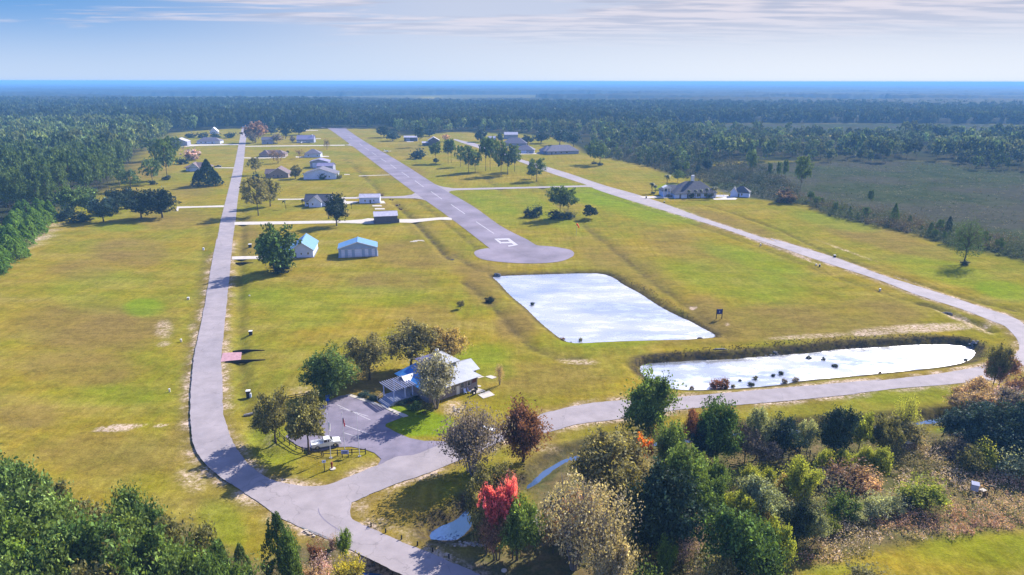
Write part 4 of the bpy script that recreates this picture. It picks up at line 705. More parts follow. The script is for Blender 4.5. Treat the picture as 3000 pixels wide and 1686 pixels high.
for a in [(240, 650, 618, 56, 'bush', 'oak', 'low dark shrub under the oak row'), (190, 645, 600, 50, 'bush', 'navy', 'dark shrub at the left foot of the oak row'), (818, 799, 764, 66, 'bush', 'oak', 'dark brush round the foot of the big round tree'), (752, 534, 503, 28, 'bush', 'oak', 'dark shrub below the two tier pine'), (843, 449, 440, 9, 'bush', 'oak', 'tiny dark shrub right of the long brown roofed house'),
          (536, 481, 460, 36, 'bush', 'oak', 'dark shrub behind the white walled left house'), (560, 469, 429, 54, 'bush', 'pinkgrey', 'pinkish bare thicket behind the white walled left house'), (566, 467, 448, 26, 'bush', 'oak', 'dark shrub inside the pinkish thicket'), (946, 526, 505, 22, 'bush', 'navy', 'dark shrub against the wide gable hangar'), (990, 524, 505, 24, 'bush', 'olive', 'olive shrub at the right corner of the wide hangar'), (1118, 572, 563, 16, 'bush', 'brown', 'brown weeds in the ditch near the pale barn'),
          (560, 404, 388, 34, 'bush', 'oak', 'dark shrub left in the far hedge row'), (595, 404, 386, 34, 'bush', 'oak', 'dark shrub second in the far hedge row'), (632, 404, 387, 34, 'bush', 'oak', 'dark shrub third in the far hedge row'), (678, 404, 386, 36, 'bush', 'oak', 'dark shrub at the street end of the far hedge row'),
          (1228, 465, 433, 52, 'bush', 'navy', 'wide navy dark thicket right of the far runway'), (1277, 479, 462, 19, 'globe', 'oak', 'round dark shrub under a small pine'), (1548, 637, 606, 36, 'bush', 'oak', 'dark spreading shrub left of the pine pair'), (1573, 636, 594, 36, 'bush', 'navy', 'taller dark shrub beside the spreading one'), (1628, 641, 612, 56, 'bush', 'oak', 'dark brush at the foot of the pine pair, left'), (1665, 640, 614, 46, 'bush', 'oak', 'dark brush at the foot of the pine pair, right'), (1729, 641, 600, 50, 'globe', 'oak', 'neat dark globe shaped shrub'),
          (2824, 776, 760, 24, 'bush', 'oak', 'dark tuft at the foot of the lone marsh side tree'), (2298, 594, 548, 54, 'bush', 'brown', 'brown dark thicket on the marsh edge by the garage'), (1740, 481, 472, 18, 'bush', 'oak', 'dark tuft under the left twin pine'), (1757, 485, 474, 20, 'bush', 'oak', 'dark tuft under the right twin pine'), (448, 541, 527, 22, 'bush', 'oak', 'dark tuft below the open pine left of cedars'), (491, 527, 512, 26, 'bush', 'oak', 'dark tuft below the tallest open pine left')]: T(*a, cat='shrub')
for a in [(612, 545, 468, 56, 'cone', 'cedar', 'tall pointed black green cedar left of the street'), (585, 544, 498, 44, 'cone', 'cedar', 'shorter cedar left of the pointed one'), (632, 544, 500, 44, 'cone', 'cedar', 'bulky cedar on the street side of the pointed one')]: T(*a, cat='cedar tree')
for a in [(448, 540, 470, 52, 'pine', 'pine', 'open pine nearest the bottom of the left clearing'), (491, 526, 410, 58, 'pine', 'pine', 'tallest open pine in the left clearing'), (457, 472, 408, 46, 'pine', 'pine', 'open pine near the grey barn'), (512, 464, 404, 38, 'pine', 'pine', 'pine half hiding the grey barn'), (385, 560, 500, 50, 'pine', 'pine', 'pine at the inner edge of the left forest by the clearing'), (350, 545, 470, 44, 'pine', 'pine', 'pine standing forward of the left forest'), (750, 513, 464, 34, 'pine', 'olive', 'two tier pine on the right of the street'),
          (1276, 479, 421, 36, 'tallpine', 'pine', 'small pine over a round dark shrub'), (1313, 478, 414, 30, 'tallpine', 'pine', 'twin stem pine right of the small pine, left stem'), (1322, 478, 413, 30, 'tallpine', 'pine', 'twin stem pine right of the small pine, right stem'), (1349, 489, 430, 30, 'pine', 'pine', 'short pine left end of the central grove'), (1373, 507, 429, 42, 'pine', 'pine', 'bushy pine in the left of the central grove'), (1392, 506, 444, 40, 'pine', 'pine', 'low bushy pine in the central grove'),
          (1423, 501, 410, 42, 'tallpine', 'pine', 'tall clear trunk pine in the grove, left one'), (1436, 500, 408, 36, 'tallpine', 'pine', 'tall clear trunk pine in the grove, right one'), (1468, 514, 416, 50, 'pine', 'pine', 'dense pine on the right of the grove'), (1487, 512, 430, 54, 'pine', 'navy', 'dark wide pine nearest in the right of the grove'), (1508, 503, 428, 44, 'pine', 'pine', 'pine at the far right of the grove'), (1572, 531, 467, 56, 'pine', 'pine', 'lone pine on the grass left of the curving road'), (1558, 524, 492, 30, 'pine', 'pine', 'small pine behind the lone one'), (1740, 481, 418, 42, 'pine', 'pine', 'left twin pine on the far right lawn'), (1757, 485, 424, 46, 'pine', 'pine', 'right twin pine on the far right lawn'),
          (1640, 640, 551, 62, 'tallpine', 'pine', 'left of the airy pine pair in the middle field'), (1663, 638, 560, 58, 'tallpine', 'pine', 'right of the airy pine pair in the middle field'), (2342, 579, 466, 44, 'tallpine', 'pine', 'very tall bare stemmed pine by the marsh'), (2195, 517, 443, 24, 'tallpine', 'pine', 'thin tall pine left above the big white house'), (2203, 522, 450, 22, 'tallpine', 'pine', 'thin tall pine partner above the big white house'), (2252, 532, 480, 15, 'tallpine', 'pine', 'skinny pine left of three near marsh'), (2278, 537, 478, 16, 'tallpine', 'pine', 'skinny pine middle of three near marsh'), (2297, 542, 474, 18, 'tallpine', 'pine', 'skinny pine right of three near marsh'), (2547, 607, 560, 14, 'tallpine', 'pine', 'dead looking thin pine out in the marsh'), (1985, 535, 500, 30, 'pine', 'pine', 'pine behind the big white house near palms'), (1231, 431, 376, 28, 'tallpine', 'navy', 'dark tall pine between metal shed and dark gable barn')]: T(*a, cat='pine tree')
for a in [(2617, 658, 595, 26, 'cone', 'deep', 'small spire shaped conifer on the marsh edge'), (2775, 690, 633, 20, 'cone', 'navy', 'slim conifer on the marsh edge further right')]: T(*a[:4], 'young', *a[5:], cat='conifer', name='conifer')
for a in [(1125, 403, 368, 46, 'dense', 'oak', 'dark round tree at the runway far end, left'), (1151, 413, 384, 46, 'dense', 'navy', 'greyish dark tree left of the metal roofed shed'), (1307, 415, 393, 24, 'thin', 'tan', 'bare tan tree by the far road'), (1407, 416, 380, 40, 'dense', 'navy', 'dark round tree left of the blue grey shed'), (1465, 418, 389, 22, 'round', 'navy', 'tree between two far sheds'), (1258, 400, 380, 40, 'dense', 'navy', 'dark tree behind the gable barn'), (1440, 430, 405, 26, 'round', 'navy', 'small tree before the blue grey shed'), (1545, 425, 396, 34, 'round', 'navy', 'dark tree right of the large grey roofed house'), (1585, 420, 384, 50, 'round', 'navy', 'tree behind the swimming pool house'), (1640, 425, 378, 56, 'round', 'navy', 'large tree behind the rightmost grey house'), (1680, 430, 384, 44, 'round', 'navy', 'tree at the right end behind the rightmost grey house')]: T(*a)
T(2824, 776, 645, 78, 'bare', 'pine', 'lone open tree on the right lawn by the marsh', lod='N')
# young pine block at the left edge
k = 0
for i in range(400):
    x = RNG.uniform(-160, 172); y = RNG.uniform(625, 815)
    edge_y = 812 - (x + 10) * .62 if x < 60 else 760 - (x - 60) * 1.12
    if y > edge_y or y < 655 - x * .2 : continue
    T(x, y, y - 66 * (y - 238) / 480 * RNG.uniform(.8, 1.1), 44 * (y - 238) / 480, 'young' if k % 3 else 'cone', 'youngpine', 'bright green young pine in the plantation on the left edge', 'pine tree', name='young_pine', lod='M', group='plantation of bright young pines'); k += 1
    if k > 85: break
e_px = [(2290, 588), (2370, 600), (2430, 632), (2500, 650), (2600, 670), (2700, 694), (2800, 730), (2900, 742), (3000, 768)]
for i in range(46):
    k_ = RNG.randint(0, 8); t_ = RNG.rand(); x = e_px[k_][0] * (1 - t_) + e_px[k_ + 1][0] * t_; y = e_px[k_][1] * (1 - t_) + e_px[k_ + 1][1] * t_ - RNG.uniform(1, 26); hh = (y - 238) * RNG.uniform(.03, .095)
    T(x, y, y - hh, hh * RNG.uniform(.28, .6), 'tallpine' if i % 2 == 0 else 'young', 'pine' if i % 2 else 'deep', 'thin small pine poking out of the scrub belt along the marsh edge', 'pine tree', name='young_pine', group='small pines along the marsh edge', lod='M')
# reeds in the long pond
for i, (x, y, wd, hh, fo) in enumerate([(2098, 1138, 44, 30, 'redbrown'), (2120, 1138, 38, 36, 'redbrown'), (2026, 1140, 14, 12, 'greybrown'), (2148, 1134, 16, 10, 'olive'), (2200, 1128, 24, 10, 'oak'), (2213, 1110, 18, 10, 'olive'), (2265, 1102, 14, 8, 'oak'), (2288, 1096, 20, 10, 'oak'), (2298, 1122, 20, 16, 'greybrown'), (2330, 1118, 26, 14, 'greybrown'), (2368, 1050, 18, 10, 'oak'), (2412, 1054, 16, 8, 'oak'), (2445, 1074, 22, 8, 'oak'), (2578, 1093, 12, 6, 'brown'), (2830, 1057, 12, 8, 'oak'), (1648, 1004, 16, 12, 'brown'), (1700, 1005, 14, 12, 'olive'), (1560, 899, 16, 10, 'oak'), (2168, 1116, 12, 6, 'oak')]):
    p = G(x, y, ZP2); h = ht(x, y, y - hh, ZP2) if True else 1
    lb = ['wide russet clump of marsh plants standing in the long pond', 'second russet clump touching the widest one in the long pond', 'small grey clump at the left end of the long pond', 'olive tuft right of the russet clump', 'dark tuft below the middle of the long pond', 'rounded olive tuft in mid pond', 'dark tuft left of a floating pair', 'dark tuft right of a floating pair', 'grey reed clump by the near bank, left', 'grey reed clump by the near bank, right', 'dark tuft nearest the far bank of the long pond', 'small dark tuft right of the far bank one', 'low dark raft of weeds in the pond middle', 'tiny brown tuft by the near bank right', 'dark tuft at the right end of the long pond', 'brown reeds at the near corner of the rectangular pond', 'olive reeds at the near corner of the rectangular pond', 'dark weeds on the left bank of the rectangular pond', 'tiny dark tuft between russet clump and near bank'][i]
    tree('reeds', Vector((p.x, p.y, (ZP1 if i in (15, 16, 17) else ZP2) - .05)), max(.3, h), wd * mpp(y), 'bush', 'M', fo, lb, 'reeds', 'marsh plants in the ponds')
# ---------------- forests: individual trees nearest the edge, then one mass
def inpoly(px, py, P):
    P = np.array(P); ins = np.zeros(px.shape, bool)
    for i in range(len(P)):
        a = P[i]; b = P[(i + 1) % len(P)]
        if a[1] == b[1]: continue
        c = (a[1] > py) != (b[1] > py); ins ^= c & (px < (b[0] - a[0]) * (py - a[1]) / (b[1] - a[1]) + a[0])
    return ins
r = np.random.RandomState(4)
n_try = 34000; Y = 260 + (2150 - 260) * r.rand(n_try) ** .62; X = (r.rand(n_try) - .5) * 2 * (Y * .86 + 60)
def fpoly(X, Y):
    px, py = px_of(X, Y, np.zeros_like(X)); ok = inpoly(px, py, Zl_px) | (Y > 1180)
    for c in cl_px: ok &= ~inpoly(px, py, c)
    ok &= ~((px > 495) & (px < 700) & (py > 387)) & ~((px > 1115) & (px < 1735) & (py > 396) & (py < 470)) & ~((px > 1320) & (px < 1400) & (py > 385) & (py < 405))
    ok &= ~((px < 180) & (py > 640))
    return ok, px, py
ok, px, py = fpoly(X, Y); X, Y, px, py = X[ok], Y[ok], px[ok], py[ok]
cg = np.clip(1.5 * fbm(X / 55, Y / 55) - .25, 0, 1); keep = r.rand(len(X)) < np.where(Y > 1150, .95, np.where((px > 1690) & (py > 400), .38 + .5 * cg, .55 + .5 * cg)); X, Y, px, py, cg = X[keep], Y[keep], px[keep], py[keep], cg[keep]
left = px < 1000
H = np.where(left, 15 + 9 * r.rand(len(X)) ** 1.5 + 4 * fbm(X / 90, Y / 90), 10 + 10 * r.rand(len(X))); H = np.where((px > 2080) & (py > 400), 9 + 6 * r.rand(len(X)) + 6 * (vnoise(X / 60, Y / 60) > .6), H); H[(px > 1690) & (px < 2080) & (py > 430)] *= .6
order = np.argsort(Y); near_i = order[:290]; rest = order[290:]
for i in near_i:
    kd = 'pine' if left[i] else ('round' if r.rand() < .6 else 'tallpine'); d = Y[i]
    tree('pine_tree' if kd != 'round' else 'tree', Vector((X[i], Y[i], 0)), H[i], H[i] * (.42 if kd != 'round' else .7), kd, 'M' if d < 420 else 'F', 'pine' if kd != 'round' else 'navy',
         'tall grey green pine within the dense forest on the left' if left[i] else 'scrubby tree in the woods behind the marsh', 'tree' if kd == 'round' else 'pine tree', 'pines of the left forest' if left[i] else 'trees of the marsh woods')
def mass(sel, nleaf, leaf, protos, name, label, cols):
    Qs = []; Cs = []
    pr = []
    for kd in protos:
        for s in range(3):
            Q, V, br = crown(kd, nleaf, leaf, 500 + s); Q = Q[r.permutation(len(Q))[:nleaf]]; V = V[:len(Q)]
            pr.append((Q, V))
    pick = r.randint(0, len(pr), len(sel)); tone = r.rand(len(sel)) ** 1.5
    for k, (Q, V) in enumerate(pr):
        s = sel[pick == k]
        if len(s) == 0: continue
        a = r.rand(len(s)) * 6.283; ca, sa = np.cos(a), np.sin(a); wd = H[s] * (.40 + .25 * r.rand(len(s))) * np.where(left[s], .95, 1.15)
        q = Q[None] * np.stack([wd, wd, H[s]], -1)[:, None, None, :]
        x = q[..., 0] * ca[:, None, None] - q[..., 1] * sa[:, None, None] + X[s][:, None, None]; y = q[..., 0] * sa[:, None, None] + q[..., 1] * ca[:, None, None] + Y[s][:, None, None]
        Qs.append(np.stack([x, y, q[..., 2]], -1).reshape(-1, 4, 3))
        c0 = np.array(cols[0]); c1 = np.array(cols[1]); c2 = np.array(cols[2]); tt = tone[pick == k][:, None]; base = np.where(left[s][:, None], c0 * (1 - tt) + c1 * tt, c0 * (1 - tt) + c2 * tt) * (.65 + .7 * cg[s][:, None]) * np.exp(.32 * r.normal(size=(len(s), 1)))
        Cs.append((base[:, None, :] * V[None, :, None]).reshape(-1, 3))
    me = quads_to_mesh(name, np.concatenate(Qs), np.concatenate(Cs), LM['any'])
    o = bpy.data.objects.new(name, me); COL.objects.link(o); tag(o, label, 'forest', kind='stuff'); return o
dist = Y[rest]
fc = [(.075, .125, .048), (.155, .190, .075), (.095, .110, .060)]
mass(rest[dist < 620], 520, .088, ['pine', 'tallpine', 'round'], 'forest', 'dense mixed pine forest in the middle distance', fc)
mass(rest[(dist >= 620) & (dist < 1050)], 190, .135, ['pine', 'round'], 'forest', 'blue green forest behind the houses', fc)
mass(rest[dist >= 1050], 60, .235, ['pine', 'round'], 'forest', 'hazy far forest beyond the runway end', [(.040, .066, .034), (.070, .088, .042), (.060, .068, .040)])
# trunks in the marsh woods and left forest edge
b = MB()
for i in rest[:900]:
    if py[i] > 0: b.tube((X[i], Y[i], -.2), (X[i], Y[i], H[i] * .7), .16, .08, 4, False)
tag(b.build('tree_trunks', M['barkg']), 'bare trunks showing inside the forest edge', 'forest', kind='stuff')
# canopy relief from one kilometre to the horizon, one rolling mass
nr, na = 420, 620
rr = 1230 * (60000 / 1230) ** (np.linspace(0, 1, nr) ** 1.0); aa = np.linspace(-.72, .72, na); RR, AA = np.meshgrid(rr, aa, indexing='ij'); x = (RR * np.sin(AA)).ravel(); y = (RR * np.cos(AA)).ravel(); R_ = RR.ravel()
pxx, pyy = px_of(x, y, np.zeros_like(x))
dens = fbm(x / 900, y / 420, 4) * .62 + fbm(x / 3200, y / 1500, 3) * .5
clr = (dens < .455) & (R_ > 1900)
for c in cl_px: clr |= poly_sdf(x, y, gp(c)) < 18
hgt = 7 + 7 * vnoise(x / 7, y / 7) + 7 * fbm(x / 40, y / 40) + 20 * np.clip(fbm(x / 420, y / 260) - .42, -.2, 1) * (R_ > 1700); hgt = np.where(R_ < 2200, hgt * .62, hgt * 1.1); z = np.where(clr, -3.0, hgt)
idx = np.arange(nr * na).reshape(nr, na); F = np.stack([idx[:-1, :-1], idx[:-1, 1:], idx[1:, 1:], idx[1:, :-1]], -1).reshape(-1, 4)
f4 = z[F] > -2; F = F[f4.any(1)]
fm = mat('far_canopy', (.018, .028, .020), .95, c2=(.034, .036, .026), scale=.02, detail=8, spec=.05)
o = bpy.data.objects.new('distant_forest', np_mesh('distant_forest', np.stack([x, y, z], -1), F, fm)); COL.objects.link(o); tag(o, 'blue wooded plain reaching to the horizon', 'forest', kind='stuff')
# ---------------- ground cover: brush thickets as masses of leaves
def cover(name, poly, dens, hgt, leaf, cols, label, cat, zone=None, clump=1.6, lo=0.0, per=26):
    P = np.array(gp(poly)); x0, y0 = P.min(0); x1, y1 = P.max(0); A = (x1 - x0) * (y1 - y0); n = int(A * dens); x = r.uniform(x0, x1, n); y = r.uniform(y0, y1, n)
    ok = poly_sdf(x, y, P.tolist()) < 0; ok &= fbm(x / 9, y / 9) > lo; x, y = x[ok], y[ok]; n = len(x); h = hgt * (.5 + r.rand(n)) * (.6 + .9 * vnoise(x / 6, y / 6)); z = terrain(x, y)
    ci = np.clip((vnoise(x / 11 + 40, y / 11) * 1.3 - .15 + .3 * (r.rand(n) - .5)) * len(cols), 0, len(cols) - 1).astype(int); cc = np.array(cols)[ci]
    u = rdir(n * per, r).reshape(n, per, 3); rad = (r.rand(n, per, 1) ** .4); c = np.stack([x, y, z + h * .5], -1)[:, None, :] + u * rad * np.stack([h * clump * .5, h * clump * .5, h * .5], -1)[:, None, :]
    Q = leaves(c.reshape(-1, 3), leaf, r); V = .65 + .7 * r.rand(n * per)
    me = quads_to_mesh(name, Q, np.repeat(cc, per, 0) * V[:, None], LM['any']); o = bpy.data.objects.new(name, me); COL.objects.link(o); return tag(o, label, cat, kind='stuff')
cover('brush', S0(2340, 1655, 2360, 1540, 2440, 1500, 2600, 1480, 2640, 1400, 2620, 1330, 2680, 1270, 2800, 1330, 3060, 1330, 3060, 1548, 2950, 1552, 2850, 1565, 2700, 1590, 2560, 1625, 2420, 1655), 1.1, 1.3, .17, [(.38, .24, .16), (.48, .35, .24), (.34, .30, .15), (.55, .45, .34), (.24, .22, .12)], 'tan and pinkish dry brush covering the lower right slope', 'brush')
cover('brush', S0(2620, 1310, 2740, 1350, 2830, 1400, 2860, 1460, 2700, 1440, 2600, 1390), 1.0, .6, .15, [(.24, .24, .07), (.24, .22, .08), (.15, .16, .05)], 'low yellow green growth in the lower right clearing', 'brush')
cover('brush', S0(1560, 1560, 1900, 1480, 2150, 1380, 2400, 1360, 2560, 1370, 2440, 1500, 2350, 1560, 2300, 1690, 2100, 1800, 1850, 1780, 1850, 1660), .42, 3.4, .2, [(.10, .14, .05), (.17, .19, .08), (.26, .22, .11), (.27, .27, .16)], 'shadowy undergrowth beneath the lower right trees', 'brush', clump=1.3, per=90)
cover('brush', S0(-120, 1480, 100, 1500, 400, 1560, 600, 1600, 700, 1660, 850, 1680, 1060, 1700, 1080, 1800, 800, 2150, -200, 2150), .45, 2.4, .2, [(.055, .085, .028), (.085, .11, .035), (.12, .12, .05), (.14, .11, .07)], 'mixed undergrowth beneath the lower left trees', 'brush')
cover('brush', T2(1040, 1150, 850, 1180, 840, 1200, 1060, 1260, 1400, 1330, 1500, 1180, 1300, 1100), .5, .5, .14, [(.20, .14, .08), (.13, .10, .05)], 'fallen leaves and stubble around the pool', 'brush')
cover('bank_weeds', S0(1850, 1070, 1880, 1045, 2000, 1024, 2150, 1012, 2400, 990, 2700, 978, 2850, 985, 2900, 1010, 2870, 1030, 2860, 1018, 2700, 1000, 2420, 1012, 2180, 1035, 2000, 1052, 1900, 1062, 1868, 1080), .9, .30, .12, [(.030, .027, .022), (.050, .042, .030), (.035, .042, .020)], 'dark rough weeds on the far bank of the long pond', 'weeds', per=14)
cover('bank_weeds', S0(1500, 820, 1560, 905, 1640, 985, 1680, 1005, 1690, 998, 1650, 985, 1580, 905, 1470, 815, 1450, 808), 1.2, .25, .12, [(.09, .08, .035), (.12, .10, .04)], 'weeds along the left bank of the rectangular pond', 'weeds', per=12)
cover('bank_weeds', S0(1780, 800, 1860, 838, 1960, 900, 2040, 955, 2110, 990, 2118, 984, 2060, 945, 1980, 893, 1880, 832, 1790, 795), .9, .26, .12, [(.07, .055, .03), (.10, .08, .04)], 'weeds along the right bank of the rectangular pond', 'weeds', per=12)
cover('marsh_scrub', S0(2270, 590, 2290, 575, 2400, 590, 2560, 625, 2700, 655, 2850, 690, 3060, 720, 3060, 790, 2960, 755, 2900, 742, 2800, 731, 2700, 696, 2600, 672, 2500, 652, 2430, 636, 2370, 606), .16, 3.8, .34, [(.060, .085, .038), (.080, .095, .048), (.10, .085, .055)], 'ragged scrub belt between lawn and marsh', 'scrub', clump=1.1, per=60)
cover('marsh_scrub', S0(1750, 460, 1850, 430, 2080, 440, 2250, 500, 2350, 560, 2280, 592, 2150, 560, 2000, 522, 1900, 490), .08, 3.2, .42, [(.050, .068, .038), (.080, .080, .055)], 'scrub behind the big white house', 'scrub', clump=1.1, per=40)
cover('marsh_scrub', marsh_px, .05, .9, .28, [(.10, .12, .06), (.14, .13, .09), (.05, .07, .035), (.22, .21, .18), (.09, .12, .05)], 'stumps and tufts strewn over the open marsh', 'scrub', clump=2.4, per=10)
# ------------------------------------------------------------ buildings
def roof_mesh(x0, y0, wd, dp, zb, rise, typ, over=.5, th=.16):
    b = MB(); X0, X1, Y0, Y1 = x0 - over, x0 + wd + over, y0 - over, y0 + dp + over
    if typ == 'gx':   # ridge parallel to the front
        sl = rise / (dp / 2); e = zb - over * sl; ym = (Y0 + Y1) / 2; rz = zb + rise
        b.slab([(X0, Y0, e + th), (X1, Y0, e + th), (X1, ym, rz + th), (X0, ym, rz + th)], th); b.slab([(X0, ym, rz + th), (X1, ym, rz + th), (X1, Y1, e + th), (X0, Y1, e + th)], th)
        b.box(X0, ym - .18, rz + th, X1, ym + .18, rz + th + .06)
    elif typ == 'gy':
        sl = rise / (wd / 2); e = zb - over * sl; xm = (X0 + X1) / 2; rz = zb + rise
        b.slab([(X0, Y0, e + th), (xm, Y0, rz + th), (xm, Y1, rz + th), (X0, Y1, e + th)], th); b.slab([(xm, Y0, rz + th), (X1, Y0, e + th), (X1, Y1, e + th), (xm, Y1, rz + th)], th)
        b.box(xm - .18, Y0, rz + th, xm + .18, Y1, rz + th + .06)
    else:             # hip
        m = min(wd, dp) / 2 + over; e = zb - over * rise / (min(wd, dp) / 2) * .6; rz = zb + rise; e += .02
        if wd >= dp: a = (X0 + m, (Y0 + Y1) / 2, rz); c = (X1 - m, (Y0 + Y1) / 2, rz)
        else: a = ((X0 + X1) / 2, Y0 + m, rz); c = ((X0 + X1) / 2, Y1 - m, rz)
        P = [(X0, Y0, e), (X1, Y0, e), (X1, Y1, e), (X0, Y1, e), a, c]
        Fs = [(0, 1, 5, 4), (1, 2, 5), (2, 3, 4, 5), (3, 0, 4)] if wd >= dp else [(0, 1, 4), (1, 2, 5, 4), (2, 3, 5), (3, 0, 4, 5)]
        b.add(P, Fs + [(3, 2, 1, 0)])
        b.box(X0 + .03, Y0 + .03, e - .2, X1 - .03, Y1 - .03, e - .003)
    return b
def wall_mesh(x0, y0, wd, dp, h, rise, typ):
    b = MB()
    if typ == 'gx': b.prism([(y0, 0), (y0 + dp, 0), (y0 + dp, h), (y0 + dp / 2, h + rise), (y0, h)], x0, x0 + wd, 'x')
    elif typ == 'gy': b.prism([(x0, 0), (x0 + wd, 0), (x0 + wd, h), (x0 + wd / 2, h + rise), (x0, h)], y0, y0 + dp, 'y')
    else: b.box(x0, y0, 0, x0 + wd, y0 + dp, h)
    return b
def window(root, x, y, z, w_, h_, ax='x', fm='white'):
    f = MB(); g = MB(); t = .07
    if ax == 'x':
        f.box(x, y - .05, z, x + t, y + .02, z + h_); f.box(x + w_ - t, y - .05, z, x + w_, y + .02, z + h_); f.box(x + t, y - .05, z + h_ - t, x + w_ - t, y + .02, z + h_); f.box(x + t, y - .06, z, x + w_ - t, y + .02, z + t); f.box(x + w_ / 2 - .02, y - .045, z + t, x + w_ / 2 + .02, y, z + h_ - t)
        g.box(x + t, y - .03, z + t, x + w_ - t, y - .004, z + h_ - t)
    o = f.build('window', M[fm], root); g.build('pane', M['glass'], o); return o
def door(root, x, y, w_, h_, m='wall_d', name='door'):
    b = MB(); b.box(x, y - .06, 0.02, x + w_, y + .01, h_)
    o = b.build(name, M[m], root)
    if name == 'door': k = MB(); k.box(x + w_ - .15, y - .1, 1.0, x + w_ - .08, y - .062, 1.08); k.build('handle', M['rim'], o)
    else:
        k = MB()
        for i in range(1, 4): k.box(x + .05, y - .075, h_ * i / 4 - .02, x + w_ - .05, y - .062, h_ * i / 4 + .02)
        k.build('panel_seam', M['wall_g'], o)
    return o
def house(name, label, A, B, dp, h, rise, typ, wm_, rm, cat='house', over=.5, blocks=(), wins=(), doors=(), gd=(), chim=None, group=None, width=None, slab=True):
    a = G(*A); b_ = G(*B); v = b_ - a; wd = width or v.length; rz = math.atan2(v.y, v.x)
    root = empty(name, (a.x, a.y, 0), rz, label, cat, group)
    allb = [(0, 0, wd, dp, h, rise, typ)] + list(blocks)
    for i, (x0, y0, w_, d_, h_, r_, ty) in enumerate(allb):
        wall_mesh(x0, y0, w_, d_, h_, r_, ty).build('wall', M[wm_], root, loc=(0, 0, 0)); roof_mesh(x0, y0, w_, d_, h_, r_, ty, over + .004 * i).build('roof', M[rm], root)
    for i, (x0, y0, w_, d_, h_, r_, ty) in enumerate(allb):
        if ty == 'gy':
            t_ = MB(); sl = r_ / (w_ / 2); X0, X1, xm, yy = x0 - over, x0 + w_ + over, x0 + w_ / 2, y0 - over - .004 * i - .05
            for xa in (X0, X1): t_.prism([(xa, h_ - over * sl - .12), (xm, h_ + r_ - .12), (xm, h_ + r_ + .2), (xa, h_ - over * sl + .2)], yy, yy + .045, 'y')
            t_.build('rake_trim', M['white'], root)
    if slab: s = MB(); s.box(-.4, -.4, -.3, wd + .4, dp + .4, .07); s.build('foundation', M['grey_conc'], root)
    for x, y, z, w_, hh in wins: window(root, x if x > 1 else x * wd, y - .0, z, w_, hh)
    for x, y, w_, hh in doors: door(root, x if x > 1 else x * wd, y, w_, hh)
    for x, y, w_, hh, m in gd: door(root, x if x > 1 else x * wd, y, w_, hh, m, 'garage_door')
    if chim: c = MB(); c.box(*chim); c.build('chimney', M['white'], root)
    return root
def p7(x, y): return T7(x, y)[0]
def p6(x, y): return T6(x, y)[0]
house('metal_barn', 'pale sided barn with a light metal roof, upper of two beside the runway', p7(1922, 240), p7(2230, 235), 8, 3.4, 1.6, 'gx', 'wall_w', 'roof_metal', 'barn', .3, wins=[(3.0, 0, 1.0, .8, 1.2), (8.3, 0, 1.0, .8, 1.2)], doors=[(.5, 0, .9, 2.1)])
house('metal_barn', 'dark walled barn with a pale ribbed metal roof on the long white driveway', p7(2150, 545), p7(2500, 530), 9, 3.7, 1.7, 'gx', 'wall_d', 'roof_metal', 'barn', .3, doors=[(1.0, 0, .9, 2.1)])
r_ = house('hangar', 'blue roofed aircraft hangar with pale panelled doors', p7(1612, 1062), p7(2192, 1036), 9.5, 3.9, 2.5, 'gy', 'wall_b', 'roof_blue2', 'hangar', .35)
W_ = (G(*p7(2192, 1036)) - G(*p7(1612, 1062))).length
for x, w_ in ((.07, .09), (.24, .10), (.42, .18), (.68, .09), (.86, .08)): door(r_, x * W_, 0, w_ * W_, 3.3, 'wall_w', 'hangar_door')
b = MB(); b.box(W_ * .08, -.10, .3, W_ * .95, -.062, .45); b.box(W_ * .06, -.09, 3.38, W_ * .96, -.02, 3.5); b.build('door_rail', M['rim'], r_)
house('house', 'bright blue roofed house half hidden by the big round tree', p7(890, 1064), p7(1226, 1052), 17, 3.3, 3.2, 'gy', 'wall_w', 'roof_blue2', over=.55, blocks=[(-5.5, 2.5, 6, 10, 3.0, 2.0, 'gx')], wins=[(.44, 0, 1.2, .6, .9), (.74, 0, 1.2, .7, 1.0)], doors=[(.15, 0, .9, 2.1)])
house('house', 'white house with dark navy roof and a front gable', p7(1100, 285), p7(1480, 283), 10, 3.2, 3.2, 'gx', 'wall_w', 'roof_dark', blocks=[(3.1, -3.2, 7.2, 8.5, 3.2, 3.0, 'gy')], wins=[(.06, 0, 1.0, 1.2, 1.4), (5.0, -3.2, 1.2, .8, 1.2)], doors=[(1.9, 0, .9, 2.1)])
house('hangar', 'very wide white gabled hangar home with a dark roof', p6(1082, 960), p6(1572, 955), 15, 4.0, 4.0, 'gy', 'wall_w', 'roof_grey', 'hangar', .7, gd=[(3, 0, 9, 3.4, 'wall_w')], wins=[(18.5, 0, 1.3, 1.0, 1.2)])
house('hangar', 'grey blue hangar half behind the very wide one, ridge side on', p6(1285, 852), p6(1525, 852), 9, 5.0, 2.0, 'gx', 'wall_g', 'roof_purp', 'hangar', .4, doors=[(9.0, 0, .9, 2.1)])
house('hangar', 'gable fronted grey hangar behind the very wide one', p6(1180, 786), p6(1450, 784), 12, 5.2, 2.0, 'gy', 'wall_g', 'roof_purp', 'hangar', .6, gd=[(2, 0, 8, 4.0, 'wall_w')])
house('house', 'small blue grey house with a pyramid hip roof and two windows', p6(1090, 628), p6(1335, 625), 13, 3.6, 3.8, 'hip', 'wall_w', 'roof_grey', over=.6, wins=[(.22, 0, 1.1, 1.0, 1.3), (.78, 0, 1.1, 1.0, 1.3)])
